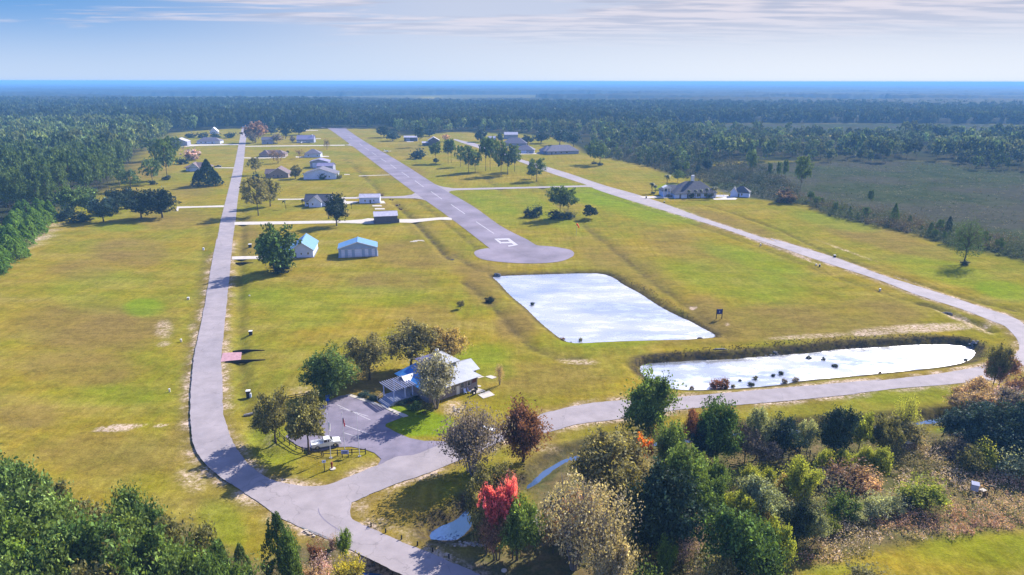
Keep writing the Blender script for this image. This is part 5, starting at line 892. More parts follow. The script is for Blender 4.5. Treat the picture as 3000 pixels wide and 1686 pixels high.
house('house', 'long brown roofed house with two hips behind bare trees', p6(410, 622), p6(800, 620), 11, 3.2, 3.0, 'hip', 'wall_t', 'roof_brown', blocks=[(1.5, -2.0, 8, 8, 3.2, 3.8, 'hip'), (16, -1.5, 8, 8, 3.2, 3.3, 'hip')], wins=[(10.5, 0, 1, 1.4, 1.3), (13, 0, 1, 1.4, 1.3)], doors=[(12.1, 0, .9, 2.1)])
house('house', 'brown gabled house left of the very wide hangar', p6(560, 938), p6(850, 934), 13, 3.3, 4.2, 'gy', 'wall_t', 'roof_brown', blocks=[(-3.2, 2, 8, 9, 3.2, 2.6, 'gx')], wins=[(3, 0, 1, 1.2, 1.3), (9, 0, 1, 1.2, 1.3)], doors=[(6, 0, 1, 2.1)])
house('hangar', 'mauve ribbed roof hangar at the far end of the lots', p6(975, 408), p6(1235, 406), 14, 4.0, 4.5, 'gx', 'wall_g', 'roof_purp', 'hangar', .4, wins=[(4, 0, 1, 1.4, 1.3)], chim=(17.5, 5, 4, 18.5, 6, 9.6))
house('house', 'two storey dark roofed house among far grey trees', p6(450, 428), p6(610, 426), 9, 5.0, 3.0, 'gx', 'wall_g', 'roof_grey', wins=[(3, 0, 3, 1.2, 1.2), (9, 0, 3, 1.2, 1.2)], doors=[(6, 0, 1, 2.1)])
q4 = lambda x, y: C4(x, y)[0]; q1 = lambda x, y: C1(x, y)[0]; q2 = lambda x, y: C2(x, y)[0]; q3 = lambda x, y: C3(x, y)[0]
house('house', 'far left grey hip roofed house with a white garage door', q4(945, 400), q4(1385, 397), 13, 3.3, 3.8, 'hip', 'wall_w', 'roof_grey', wins=[(4, 0, 1.0, 2, 1.3), (9, 0, 1.0, 2, 1.3)], gd=[(20.5, 0, 6, 2.8, 'white')], doors=[(17, 0, 1.2, 2.2)])
house('metal_barn', 'grey gabled barn at the left clearing edge behind pines', q4(455, 440), q4(768, 436), 14, 4.6, 3.6, 'gy', 'wall_g', 'roof_metal', 'barn', .5, gd=[(7, 0, 6, 3.6, 'wall_g')])
house('house', 'white walled house with brown roof behind the black green cedars', q4(745, 916), q4(1180, 908), 11, 3.4, 3.2, 'hip', 'wall_w', 'roof_brown', over=1.3, blocks=[(3, -1.2, 7, 8, 3.3, 3.4, 'gy')], wins=[(12, 0, 1, 1.2, 1.2)], doors=[(11, 0, .9, 2.1)])
house('cabin', 'tiny white roofed cabin buried in the far left trees', q4(1195, 210), q4(1340, 208), 9, 3.5, 5.0, 'gy', 'wall_w', 'white', 'cabin', .8, wins=[(3, 0, 1, 1.2, 1.2)])
house('shed', 'dark shed with a white metal roof right of the runway far end', q1(542, 350), q1(790, 349), 9, 4.6, 1.6, 'gx', 'wall_d', 'roof_metal', 'shed', .6, gd=[(2, 0, 5, 3.2, 'wall_g')])
house('barn', 'tall dark gambrel like barn with white roof edges', q1(1000, 432), q1(1205, 430), 10, 5.8, 3.6, 'gy', 'wall_d', 'roof_metal', 'barn', .6, blocks=[(-7, 1, 7.2, 8, 3.0, 1.2, 'gx')], wins=[(3, 0, 5.6, 1, 1), (8, 0, 5.6, 1, 1)])
house('shed', 'pale blue grey shed beside the dark round tree in the far right group', q2(322, 310), q2(466, 310), 8, 5.0, 2.2, 'gx', 'wall_g', 'roof_metal', 'shed', .3)
house('barn', 'tall pale roofed barn at the back of the grey house cluster', q2(632, 246), q2(885, 244), 10, 5.5, 3.0, 'gx', 'wall_g', 'roof_metal', 'barn', .3)
house('house', 'sprawling dark grey roofed house in front of the pale roofed barn', q2(605, 376), q2(1045, 378), 16, 3.3, 5.5, 'hip', 'wall_g', 'roof_grey', over=.8, wins=[(8, 0, 1, 2, 1.3), (16, 0, 1, 2, 1.3)])
house('house', 'grey hip roofed house beside the white aprons in the right cluster', q2(845, 512), q2(1185, 516), 14, 3.4, 4.4, 'hip', 'wall_g', 'roof_grey', over=.8, gd=[(5, 0, 6, 2.8, 'wall_w')])
house('house', 'largest and rightmost grey roofed house of the far right cluster', q2(1440, 540), q2(2030, 522), 16, 3.5, 5.2, 'hip', 'wall_g', 'roof_grey', over=.9, blocks=[(-2, 5, 12, 14, 3.5, 4.4, 'hip')], wins=[(8, 0, 1, 2, 1.4), (14, 0, 1, 2, 1.4), (20, 0, 1, 2, 1.4)], doors=[(4, 0, 1.4, 2.4)])
# big white house by the marsh
r_ = house('house', 'big white house with charcoal hip roof and white chimney beside the marsh', q3(775, 652), q3(1525, 642), 16, 3.6, 6.0, 'hip', 'wall_w', 'roof_dark', over=.8, blocks=[(-6.5, 6.5, 14, 9, 4.0, 3.0, 'hip'), (-1.2, -.8, 8, 9, 3.3, 3.0, 'hip')], wins=[(9, 0, .8, 2.2, 2.0), (13.5, 0, .8, 2.2, 2.0), (18.2, 0, .8, 2.2, 2.0), (22.5, 0, .8, 2.2, 2.0)], doors=[(1.9, -.8, 1.1, 2.5), (6.9, 0, 1.0, 2.4)], chim=(12.2, 8, 7, 14, 9.5, 13.2))
for x in (-6.6, -4.4, -2.4): c = MB(); c.lathe([(.32, 0), (.32, .25), (.24, .3), (.24, 5.2), (.33, 5.3), (.33, 5.6)], 12, (x, 4.6)); c.build('column', M['white'], r_)
c = MB(); c.box(-7.2, 4.1, 5.6, -1.8, 6.6, 6.0); c.prism([(-7.4, 6.0), (-1.6, 6.0), (-4.5, 7.4)], 4.0, 8.5, 'y'); c.build('portico', M['white'], r_)
c = MB(); c.box(28, 4, 0, 35, 9, .1); [c.box(x, 4, .1, x + .1, 4.1, 3.2) for x in (28, 30.3, 32.6, 34.9)]; c.box(28, 4, 3.2, 35, 4.1, 3.3); c.box(28, 8.9, 3.2, 35, 9, 3.3); c.box(28, 4.1, 3.2, 28.1, 8.9, 3.3); c.box(34.9, 4.1, 3.2, 35, 8.9, 3.3); c.build('pool_cage', M['wall_g'], r_)
house('garage', 'small white outbuilding with dark hip roof right of the big white house', q3(1830, 620), q3(2150, 640), 8, 3.2, 3.2, 'hip', 'wall_w', 'roof_dark', 'garage', .5, blocks=[(-1.0, -.5, 4, 5, 3.2, 2.6, 'gy')], wins=[(5.5, 0, .9, .9, 1.6)], doors=[(3.6, 0, 1, 2.2)])
# palms
def palm(x, y, ty, lb, s=1.0, lean=0.0):
    p = G(x, y); h = ht(x, y, ty); root = empty('palm_tree', p, 0, lb, 'palm tree'); t = MB(); pr = Vector((0, 0, -.1))
    for k in range(6): q = Vector((lean * h * ((k + 1) / 6) ** 1.5, 0, h * .86 * (k + 1) / 6)); t.tube(pr, q, .24 * s - .015 * k, .22 * s - .015 * k, 8, False); pr = q
    t.build('trunk', M['bark'], root, smooth=True); f = MB(); rr = random.Random(int(x))
    for i in range(26):
        a = i * 2.4; up = rr.uniform(-.5, .9); L0 = h * .22 * s + .9 * s; d = Vector((math.cos(a), math.sin(a), 0)); sd = Vector((-d.y, d.x, 0)); pts = []
        for k in range(5): t_ = k / 4; pts.append(pr + d * L0 * t_ * (1 - .15 * t_) + Vector((0, 0, L0 * (up * t_ - .75 * t_ * t_))))
        for k in range(4): w0 = .30 * s * math.sin(math.pi * (k + .35) / 4.6); w1 = .30 * s * math.sin(math.pi * min(1, (k + 1.35) / 4.6)); f.add([pts[k] - sd * w0, pts[k] + sd * w0, pts[k + 1] + sd * w1, pts[k + 1] - sd * w1], [(0, 1, 2, 3)])
    o = f.build('fronds', M['palm'], root); return root
M['palm'] = mat('palm_frond', (.06, .085, .03), .6, var=.4, scale=3)
palm(*q3(320, 565), q3(0, 338)[1], 'left palm of two planted together by the right road', 1.0); palm(*q3(380, 565), q3(0, 385)[1], 'shorter right palm of two planted together by the right road', .8); palm(*q3(600, 470), q3(0, 190)[1], 'tallest palm behind the big white house', 1.1)
for i, (x, y, ty) in enumerate([(1015, 660, 480), (1135, 662, 470), (1235, 662, 465), (1345, 662, 440), (1450, 660, 420), (1505, 655, 410)]): palm(*q3(x, y), q3(0, ty)[1], ['first palm from the left', 'second palm from the left', 'third palm from the left', 'fourth palm from the left', 'fifth palm from the left', 'last palm on the right'][i] + ' along the big white house wall', .75)
palm(*p7(815, 325), p7(0, 178)[1], 'small leaning palm on the lawn left of the navy roofed house', .7, -.15); palm(*p7(1070, 265), p7(0, 170)[1], 'small spreading palm at the corner of the navy roofed house', .8); palm(*p7(1805, 322), p7(0, 232)[1], 'small umbrella shaped palm near the pale sided barn', .6)
for x, y, ty, wd, lb in [(1070, 650, 560, 18, 'dark shrub on the left of the big white house wall'), (1410, 648, 560, 22, 'dark shrub on the right of the big white house wall'), (520, 572, 530, 9, 'small shrub left of the big white house porch'), (350, 572, 528, 16, 'shrub at the foot of the two palms')]:
    a_ = q3(x, y); T(a_[0], a_[1], q3(0, ty)[1], wd, 'globe', 'oak', lb, 'shrub')
# ------------------------------------------------------------ clubhouse
UA = math.radians(40); u = Vector((math.cos(UA), math.sin(UA), 0)); O_ = G(*T5(2005, 855)[0]) - u * 15.5
club = empty('clubhouse', O_, UA, 'clubhouse with galvanised and blue metal roofs, cupola tower and slatted porch', 'clubhouse')
M['club_wall'] = mat('clubhouse_siding', (.25, .215, .225), .8, c2=(.19, .165, .18), scale=1.0, stripe=('Z', 3.0, .3))
b = MB(); b.box(1.6, 0, 0, 15.5, 13, 3.1); b.build('wall', M['club_wall'], club)
b = MB(); b.box(6.6, 5.2, 3.1, 12.6, 11.2, 6.3); b.build('tower', M['club_wall'], club)
def tri(parts, name, m, th=.1):
    b = MB()
    for q in parts: b.slab(q, th)
    return b.build(name, M[m], club)
e = 3.15; c0, c1, c2, c3 = (.8, -.8, e), (16.3, -.8, e), (16.3, 13.8, e), (.8, 13.8, e); k0, k1, k2, k3 = (6.3, 4.9, 5.6), (12.9, 4.9, 5.6), (12.9, 11.5, 5.6), (6.3, 11.5, 5.6)
tri([[c0, c1, k1, k0]], 'roof', 'roof_club'); tri([[c1, c2, k2, k1]], 'roof', 'roof_club'); o = tri([[c3, c0, k0, k3]], 'roof', 'roof_blue'); o['label'] = 'blue metal roof slope'; o = tri([[c2, c3, k3, k2]], 'roof', 'roof_blue')
ap = (9.6, 8.2, 8.1); t0, t1, t2, t3 = (5.6, 4.2, 6.25), (13.6, 4.2, 6.25), (13.6, 12.2, 6.25), (5.6, 12.2, 6.25)
tri([[t0, t1, ap], [t1, t2, ap]], 'tower_roof', 'roof_club'); tri([[t3, t0, ap], [t2, t3, ap]], 'tower_roof', 'roof_purp')
b = MB(); b.lathe([(.35, 8.0), (.35, 8.5), (.5, 8.55), (.42, 8.95), (.05, 9.15)], 10, (9.6, 8.2)); b.build('finial', M['white'], club, smooth=True)
for x in (6.9, 8.9, 10.9): window(club, x, 5.2, 5.6, 1.1, .5)
tri([[(12.2, 1.4, 3.9), (17.4, 1.4, 3.9), (17.4, 5.0, 5.5), (12.2, 5.0, 5.5)], [(12.2, 5.0, 5.5), (17.4, 5.0, 5.5), (17.4, 8.6, 3.9), (12.2, 8.6, 3.9)]], 'side_roof', 'roof_club')
b = MB(); b.prism([(2.0, 3.0), (8.0, 3.0), (8.0, 4.1), (5.0, 5.35), (2.0, 4.1)], 13.0, 16.6, 'x'); b.build('side_gable', M['club_wall'], club)
tri([[(-.2, 6.9, 3.1), (3.6, 6.9, 3.1), (3.6, 8.8, 4.4), (-.2, 8.8, 4.4)]], 'porch_roof', 'white'); tri([[(-.2, 8.8, 4.4), (3.6, 8.8, 4.4), (3.6, 10.7, 3.1), (-.2, 10.7, 3.1)]], 'porch_roof', 'roof_blue')
b = MB(); b.prism([(7.3, 2.9), (10.3, 2.9), (8.8, 4.15)], .0, 1.7, 'x'); b.build('porch_gable', M['club_wall'], club)
for x, z, w_, h_ in ((8.4, 1.3, .6, .9), (10.6, 1.2, .9, 1.4), (12.6, 1.2, .9, 1.4), (4.5, 1.2, .9, 1.3)): window(club, x, 0, z, w_, h_)
door(club, 9.3, 0, .9, 2.1, 'white'); b = MB(); b.box(14.0, -.05, 1.6, 15.2, -.004, 2.7); b.build('notice_panel', M['brick'], club)
b = MB(); b.box(-4.9, 4.6, .55, 1.6, 9.6, .8); b.box(-4.8, 4.75, 0, 1.6, 9.45, .53); b.build('deck', M['deck'], club)
b = MB(); [b.box(-4.9 - .36 * (i + 1), 4.5, 0, -4.9 - .36 * i, 9.0, .66 - .15 * i) for i in range(5)]; b.build('steps', M['deck'], club)
for x, y in ((-4.6, 5.0), (-4.6, 9.6), (-1.6, 5.0), (-1.6, 10.0), (.4, 5.0), (.6, 10.2)): b = MB(); b.box(x - .1, y - .1, .8 if y < 9.5 else 0, x + .1, y + .1, 3.2); b.build('post', M['wall_w'], club)
b = MB(); b.box(-4.75, 4.5, 3.2, -4.55, 10.9, 3.4); b.box(-1.7, 4.5, 3.2, -1.5, 10.9, 3.4); b.box(.9, 4.5, 3.2, 1.1, 10.9, 3.4); b.build('beam', M['wall_w'], club)
for i in range(11): b = MB(); x = -4.9 + .58 * i; b.box(x, 4.4, 3.42, x + .14, 10.9, 3.62); b.build('slat', M['wall_g'], club)
for i, (x, y) in enumerate([(-5.0, 9.2), (-6.6, 9.2)]): b = MB(); b.box(x - .04, y - .04, 0, x + .04, y + .04, 1.75 - i * .75); b.build('railing', M['white'], club)
b = MB(); b.tube((-5.0, 9.2, 1.7), (-6.6, 9.2, .98), .04); b.tube((-5.0, 9.2, 1.25), (-6.6, 9.2, .5), .03); b.build('railing', M['white'], club)
def cl(x, y, z=0): return O_ + u * x + Vector((-math.sin(UA), math.cos(UA), 0)) * y + Vector((0, 0, z))
def chair(p, rz, m, lb, nm='chair'):
    root = empty(nm, p, rz, lb, 'chair'); s = MB(); s.box(-.3, -.3, .38, .3, .3, .44); s.build('seat', M[m], root); s = MB(); s.add([(-.3, .26, .44), (.3, .26, .44), (.3, .5, 1.15), (-.3, .5, 1.15), (-.3, .3, .44), (.3, .3, .44), (.3, .54, 1.15), (-.3, .54, 1.15)], [(0, 1, 2, 3), (7, 6, 5, 4), (0, 4, 5, 1), (1, 5, 6, 2), (2, 6, 7, 3), (3, 7, 4, 0)]); s.build('backrest', M[m], root)
    for x in (-.27, .27):
        for y in (-.27, .27): s = MB(); s.box(x - .03, y - .03, 0, x + .03, y + .03, .38); s.build('leg', M[m], root)
chair(cl(12.4, -1.0), UA + .6, 'signw', 'pale blue lawn chair against the clubhouse wall'); chair(cl(11.2, -.9), UA - .4, 'wall_w', 'white lawn chair left of the pale blue one')
def grill(p, rz, lb):
    root = empty('grill', p, rz, lb, 'grill'); s = MB(); s.box(-.5, -.3, .7, .5, .3, .95); s.build('firebox', M['black'], root, bevel=.04); s = MB(); s.prism([(-.3, .95), (.3, .95), (.2, 1.2), (-.2, 1.2)], -.5, .5, 'x'); s.build('lid', M['black'], root)
    for x in (-.42, .42): s = MB(); s.box(x - .04, -.25, 0, x + .04, .25, .7); s.build('leg', M['black'], root)
grill(cl(12.6, -2.6), UA, 'black grill standing on the grass nearest the clubhouse slabs'); grill(cl(14.2, -1.2), UA + .5, 'second dark grill on the pale slab against the clubhouse')
# ------------------------------------------------------------ vehicles
def wheel(root, x, y, r=.38, w_=.24):
    t = MB(); t.tube((x, y - w_ / 2, r), (x, y + w_ / 2, r), r, r, 20); o = t.build('wheel', M['tire'], root)
    q = MB(); s = -1 if y < 0 else 1; q.tube((x, y + s * (w_ / 2 - .01), r), (x, y + s * (w_ / 2 + .015), r), r * .62, r * .55, 16); q.build('rim', M['rim'], o)
def arch_profile(L0, r, zb, top):      # side profile with wheel arches; wheels at +-wb
    return top
def car(A, B, label, kind='pickup', paint='carw', cat='pickup truck', name='pickup_truck', L0=None, p=None, rz=None):
    if p is None:
        a = G(*A); b_ = G(*B); v = b_ - a; rz = math.atan2(v.y, v.x); p = (a + b_) / 2
    root = empty(name, (p.x, p.y, .03), rz, label, cat); W = .98; L_ = 2.85 if kind == 'pickup' else 2.4; wb = 1.75 if kind == 'pickup' else 1.45; r = .39; zb = .42
    def arch(cx): return [(cx + .5 * math.cos(t), max(zb, .30 + .50 * math.sin(t))) for t in [math.pi * k / 8 for k in range(9)]]
    if kind == 'pickup': top = [(-L_, 1.18), (-L_ + .02, .55)]; prof = [(-L_, zb + .1)] + arch(-wb)[::-1] + arch(wb)[::-1] + [(L_, zb + .12), (L_ + .02, .85), (L_ - .12, 1.10), (1.35, 1.24), (1.0, 1.24), (-.62, 1.24), (-.62, .75), (-L_ + .08, .75), (-L_ + .08, 1.22), (-L_, 1.22)]
    else: prof = [(-L_, zb + .1)] + arch(-wb)[::-1] + arch(wb)[::-1] + [(L_, zb + .1), (L_, .8), (L_ - .25, .98), (1.2, 1.08), (-L_ + .05, 1.08), (-L_, .9)]
    b = MB(); v_ = [Vector((x, z, 0)) for x, z in prof]; tr = tessellate_polygon([v_]); n_ = len(prof)
    b.add([(x, -W, z) for x, z in prof] + [(x, W, z) for x, z in prof], [tuple(t) for t in tr] + [tuple(q + n_ for q in t[::-1]) for t in tr] + [(i, i + n_, (i + 1) % n_ + n_, (i + 1) % n_) for i in range(n_)])
    body = b.build('body', M[paint], root)
    if kind == 'pickup':
        s = MB(); s.box(-L_ + .08, -W + .003, .75, -.64, -W + .1, 1.235); s.box(-L_ + .08, W - .1, .75, -.64, W - .003, 1.235); s.build('bed_side', M[paint], root)
        x0, x1, x2, x3, zt = -.60, -.42, .78, 1.45, 1.86
    else: x0, x1, x2, x3, zt = -2.3, -2.05, .55, 1.2, 1.68
    zc_ = 1.235 if kind == 'pickup' else 1.075; wi = .80
    c = MB(); c.add([(x0, -W + .04, zc_), (x3, -W + .04, zc_), (x3, W - .04, zc_), (x0, W - .04, zc_), (x1, -wi, zt), (x2, -wi, zt), (x2, wi, zt), (x1, wi, zt)], [(3, 2, 1, 0), (4, 5, 6, 7), (0, 1, 5, 4), (1, 2, 6, 5), (2, 3, 7, 6), (3, 0, 4, 7)])
    c.build('cabin', M[paint], root, bevel=.05)
    for s in (-1, 1):
        for xa, xb in (((x1 + .05, .28), (.36, x2 + .12)) if kind == 'pickup' else ((x1 + .1, -1.0), (-.92, .0), (.08, x2 + .1))):
            g = MB(); y0 = s * (W - .025); y1 = s * (wi + .015); zl, zh = zc_ + .06, zt - .1; f = lambda z: y0 + (y1 - y0) * (z - zc_) / (zt - zc_); g.add([(xa, f(zl), zl), (xb + .1 * (xb > .5), f(zl), zl), (xb, f(zh), zh), (xa, f(zh), zh)], [(0, 1, 2, 3)]); g.build('window', M['glass'], root)
    for (xa, xb) in ((x3, x2), (x0, x1)):
        g = MB(); s = 1 if xa > 0 else -1; ff = lambda z: xa + (xb - xa) * (z - zc_) / (zt - zc_) + s * .03; zl, zh = zc_ + .07, zt - .07; g.add([(ff(zl), -.84, zl), (ff(zl), .84, zl), (ff(zh), .74, zh), (ff(zh), -.74, zh)], [(0, 1, 2, 3)]); g.build('windscreen' if s > 0 else 'rear_window', M['glass'], root)
    for x in (-wb, wb):
        for y in (-W + .12, W - .12): wheel(root, x, y * 1.02, r)
    for y in (-.72, .72):
        h_ = MB(); h_.box(L_ - .04, y - .16, .78, L_ + .05, y + .16, .95); h_.build('headlight', M['lamp'], root); h_ = MB(); h_.box(-L_ - .03, y - .1 + .14 * (1 if y > 0 else -1), .8, -L_ + .02, y + .1 + .14 * (1 if y > 0 else -1), 1.1); h_.build('tail_light', M['red'], root)
    g = MB(); g.box(L_ - .02, -.5, .62, L_ + .04, .5, .95); g.build('grille', M['black'], root); g = MB(); g.box(L_ - .02, -.95, .42, L_ + .14, .95, .6); g.build('bumper', M['rim'], root); g = MB(); g.box(-L_ - .14, -.9, .45, -L_ + .02, .9, .6); g.build('bumper', M['rim'], root)
    for y in (-1, 1): g = MB(); g.box(.85, y * (W + .12) - .1, 1.2, 1.0, y * (W + .12) + .1, 1.42); g.build('mirror', M[paint], root)
    return root
car(F8(400, 700)[0], F8(880, 618)[0], 'white pickup parked nose right under the rounded tree')
a_ = cl(0, 0)
def car_at(x, y, ang, *a, **k): return car(None, None, *a, p=G(x, y), rz=math.radians(ang), **k)
car_at(*q3(660, 632), -8, 'dark car on the driveway of the big white house', kind='suv', paint='card', cat='car', name='parked_car')
car_at(*q4(1345, 842), 10, 'dark pickup beside the thin driveway left of the street', paint='card')
car_at(*q2(1070, 512), 95, 'white car on the apron of the grey cluster', kind='suv', paint='carw', cat='car', name='parked_car'); car_at(*q2(1290, 520), 0, 'silver car on the apron right of the white one', kind='suv', paint='carr', cat='car', name='parked_car')
car_at(*p6(640, 422), 10, 'dark car before the two storey far house', kind='suv', paint='card', cat='car', name='parked_car'); car_at(*p6(1175, 414), 5, 'silver car beside the parked aircraft and mauve hangar', kind='suv', paint='carr', cat='car', name='parked_car')
car_at(*T2(1075, 385)[0], 40, 'white car half hidden by the grey twiggy tree', kind='suv', paint='carw', cat='car', name='parked_car')
def aircraft(x, y, ang, label, high):
    root = empty('light_aircraft', G(x, y), math.radians(ang), label, 'aircraft'); f = MB()
    prof = [(-3.9, 1.25, .08), (-2.5, 1.2, .22), (-.8, 1.2, .45), (0, 1.25, .6), (1.2, 1.2, .6), (2.2, 1.1, .45), (2.9, 1.05, .28), (3.05, 1.05, .1)]
    for (xa, za, ra), (xb, zb_, rb) in zip(prof[:-1], prof[1:]): f.tube((xa, 0, za), (xb, 0, zb_), ra, rb, 14)
    f.build('fuselage', M['plane'], root, smooth=True); zw = 1.85 if high else .8
    w_ = MB(); w_.add([(1.1, -5.5, zw + .15), (1.5, 0, zw), (1.1, 5.5, zw + .15), (-.1, 5.5, zw + .15), (-.2, 0, zw), (-.1, -5.5, zw + .15), (1.1, -5.5, zw + .24), (1.5, 0, zw + .16), (1.1, 5.5, zw + .24), (-.1, 5.5, zw + .2), (-.2, 0, zw + .1), (-.1, -5.5, zw + .2)], [(5, 4, 1, 0), (4, 3, 2, 1), (6, 7, 10, 11), (7, 8, 9, 10), (0, 1, 7, 6), (1, 2, 8, 7), (2, 3, 9, 8), (3, 4, 10, 9), (4, 5, 11, 10), (5, 0, 6, 11)]); w_.build('wing', M['plane'], root)
    t = MB(); t.box(-3.9, -1.6, 1.28, -3.1, 1.6, 1.36); t.build('tailplane', M['plane'], root); t = MB(); t.prism([(-4.1, 1.3), (-3.0, 1.3), (-3.7, 2.7), (-4.2, 2.7)], -.05, .05, 'y'); t.build('fin', M['plane'], root)
    c = MB(); c.lathe([(.5, 1.45), (.45, 1.75), (.1, 1.83)], 12, (.5, 0)); c.build('canopy', M['glass'], root)
    for xx, yy in ((2.1, 0), (.1, -1.2), (.1, 1.2)): g = MB(); g.tube((xx, yy - .08, .22), (xx, yy + .08, .22), .22, n=12); o = g.build('wheel', M['tire'], root); g = MB(); g.tube((xx, yy, .24), (xx, yy * .3, .85), .05); g.build('strut', M['rim'], o)
    g = MB(); g.box(3.02, -.9, 1.0, 3.07, .9, 1.12); g.build('propeller', M['black'], root)
aircraft(*Zf(850, 380, 21.47)(715, 880)[0], -82, 'white high winged light aircraft in front of the mauve hangar', True)
aircraft(*Zf(1110, 415, 21.47)(500, 680)[0], -40, 'white low winged aircraft parked on grass right of the runway', False)
# ------------------------------------------------------------ street furniture and small things
def fence(pts, label, hgt=1.25, rails=(.45, .8, 1.15), m='black', step=2.6):
    P = [Vector((*tuple(G(x, y))[:2], 0)) for x, y in pts]; root = empty('rail_fence', P[0], 0, label, 'fence'); out = []
    for a, c in zip(P[:-1], P[1:]):
        n_ = max(1, round((c - a).length / step)); out += [a.lerp(c, k / n_) for k in range(n_)]
    out.append(P[-1]); out = [Vector((q.x - P[0].x, q.y - P[0].y, gz_at(q.x, q.y))) for q in out]
    for q in out: b = MB(); b.box(q.x - .08, q.y - .08, q.z - .2, q.x + .08, q.y + .08, q.z + hgt); b.build('post', M[m], root)
    for z in rails:
        b = MB()
        for a, c in zip(out[:-1], out[1:]):
            d = (c - a); d.z = 0; d.normalize(); s = Vector((-d.y, d.x, 0)) * .03; v = [a - s, c - s, c + s, a + s]; b.add([q + Vector((0, 0, z - .07)) for q in v] + [q + Vector((0, 0, z + .07)) for q in v], [(3, 2, 1, 0), (4, 5, 6, 7), (0, 1, 5, 4), (1, 2, 6, 5), (2, 3, 7, 6), (3, 0, 4, 7)])
        b.build('rail', M[m], root)
fence(F8(570, 905, 930, 885, 1290, 870, 1630, 855), 'black rail fence behind the flagpoles', 1.3, (.55, 1.1))
fence(T4(545, 1060, 590, 1105, 640, 1140, 700, 1180, 760, 1205, 850, 1215, 940, 1235), 'black rail fence curving round the left of the car park', 1.2, (.5, 1.0))
fence(T4(600, 715, 700, 700, 800, 685, 930, 665), 'black rail fence running left of the dark green tree', 1.2, (.5, 1.0))
fence(T3(350, 650, 500, 625, 650, 600, 800, 565, 960, 540), 'dark rail fence in the shade of the lower right trees', 1.3, (.5, .85, 1.2)); fence(T3(1970, 375, 2100, 360, 2200, 350, 2300, 345), 'dark rail fence glimpsed beside the blue green thicket', 1.3, (.5, .85, 1.2))
def flagpole(bx, by, ty, label, flag=None):
    p = G(bx, by); h = ht(bx, by, ty); root = empty('flagpole', (p.x, p.y, gz_at(p.x, p.y)), 0, label, 'flagpole', None); b = MB(); b.tube((0, 0, -.1), (0, 0, h), .07, .04, 10); b.build('pole', M['white'], root); b = MB(); b.lathe([(.01, h), (.09, h + .08), (.01, h + .18)], 10); b.build('finial', M['white'], root)
    b = MB(); b.lathe([(.35, -.1), (.35, .06), (.1, .08)], 14); b.build('base', M['concrete'], root)
    if flag:
        def cloth(z0, z1, m, nm, x1=.42, par=root):
            c = MB(); n_ = 6; vs = []
            for k in range(n_ + 1):
                t_ = k / n_; xx = .06 + t_ * x1; vs += [(xx, .12 * math.sin(t_ * 7), z1 - .55 * t_), (xx * .75, .12 * math.sin(t_ * 7 + .6), z0 - .75 * t_)]
            c.add(vs, [(2 * k, 2 * k + 2, 2 * k + 3, 2 * k + 1) for k in range(n_)]); return c.build(nm, M[m], par)
        H0 = h - flag[1]; f = cloth(H0 - 1.5, H0, flag[0], 'flag')
        if flag[0] == 'flagw' and len(flag) > 2:
            for k in range(7): cloth(H0 - 1.5 + k * .215, H0 - 1.5 + k * .215 + .11, 'flagr', 'stripe', .425, f)
            cloth(H0 - .7, H0 + .01, 'flagb', 'canton', .2, f)
    return root
flagpole(*F8(760, 945)[0], T4(0, 845)[0][1], 'left flagpole of three with a limp pale flag', ('flagw', 1.6)); flagpole(*F8(1112, 830)[0], T4(0, 832)[0][1], 'middle flagpole with the limp red and white striped flag', ('flagw', .9, 1)); flagpole(*F8(1478, 905)[0], T4(0, 835)[0][1], 'right flagpole of three, bare without any flag')
p = G(*F8(1122, 945)[0]); root = empty('notice_board', (p.x, p.y, 0), 0, 'pale blue notice board on two posts before the middle flagpole', 'sign'); b = MB(); b.box(-.75, -.04, .75, .75, .04, 1.55); b.build('board', M['signw'], root)
for x in (-.6, .6): b = MB(); b.box(x - .06, .045, -.1, x + .06, .15, 1.4); b.build('post', M['black'], root)
for k in range(3): b = MB(); b.box(-.45, -.055, .95 + .17 * k, .45, -.042, 1.02 + .17 * k); b.build('lettering', M['flagb'], root)
p = G(*F8(605, 1275)[0]); root = empty('road_sign', (p.x, p.y, 0), .3, 'small pale sign on a dark post in the grass island', 'sign'); b = MB(); b.box(-.07, -.07, -.1, .07, .07, 2.2); b.build('post', M['black'], root); b = MB(); b.box(-.35, -.12, 1.75, .35, -.072, 2.3); b.build('panel', M['wall_w'], root); b = MB(); b.box(-.1, -.135, 1.92, .1, -.123, 2.12); b.build('lettering', M['flagb'], root)
p = G(*F8(790, 1215)[0]); root = empty('fire_hydrant', (p.x, p.y, 0), 0, 'rust red hydrant on a round white pad in the grass island', 'hydrant'); b = MB(); b.lathe([(.55, -.1), (.55, .07)], 18, (.15, -.1)); b.build('pad', M['concrete'], root); b = MB(); b.lathe([(.16, .07), (.16, 1.15), (.2, 1.2), (.12, 1.38), (.03, 1.42)], 12); b.build('barrel', M['red'], root); b = MB(); b.tube((-.28, 0, .95), (.28, 0, .95), .08); b.build('nozzle', M['red'], root)
p = G(*T4(998, 722)[0]); root = empty('rubbish_bin', (p.x, p.y, 0), .3, 'bright blue bin at the back edge of the car park', 'bin'); b = MB(); b.box(-.42, -.42, .05, .42, .42, 1.25); b.build('body', M['bluep'], root, bevel=.05); b = MB(); b.prism([(-.46, 1.25), (.46, 1.25), (.4, 1.38), (-.4, 1.38)], -.46, .46, 'y'); b.build('lid', M['bluep'], root)
p = G(*T4(205, 850)[0]); root = empty('culvert_pipe', (p.x, p.y, gz_at(p.x, p.y)), .6, 'grey pipe end lying by the ditch left of the first olive tree', 'pipe'); b = MB(); b.tube((0, 0, .25), (3.2, 0, .25), .3, n=14); b.build('pipe', M['grey_conc'], root)
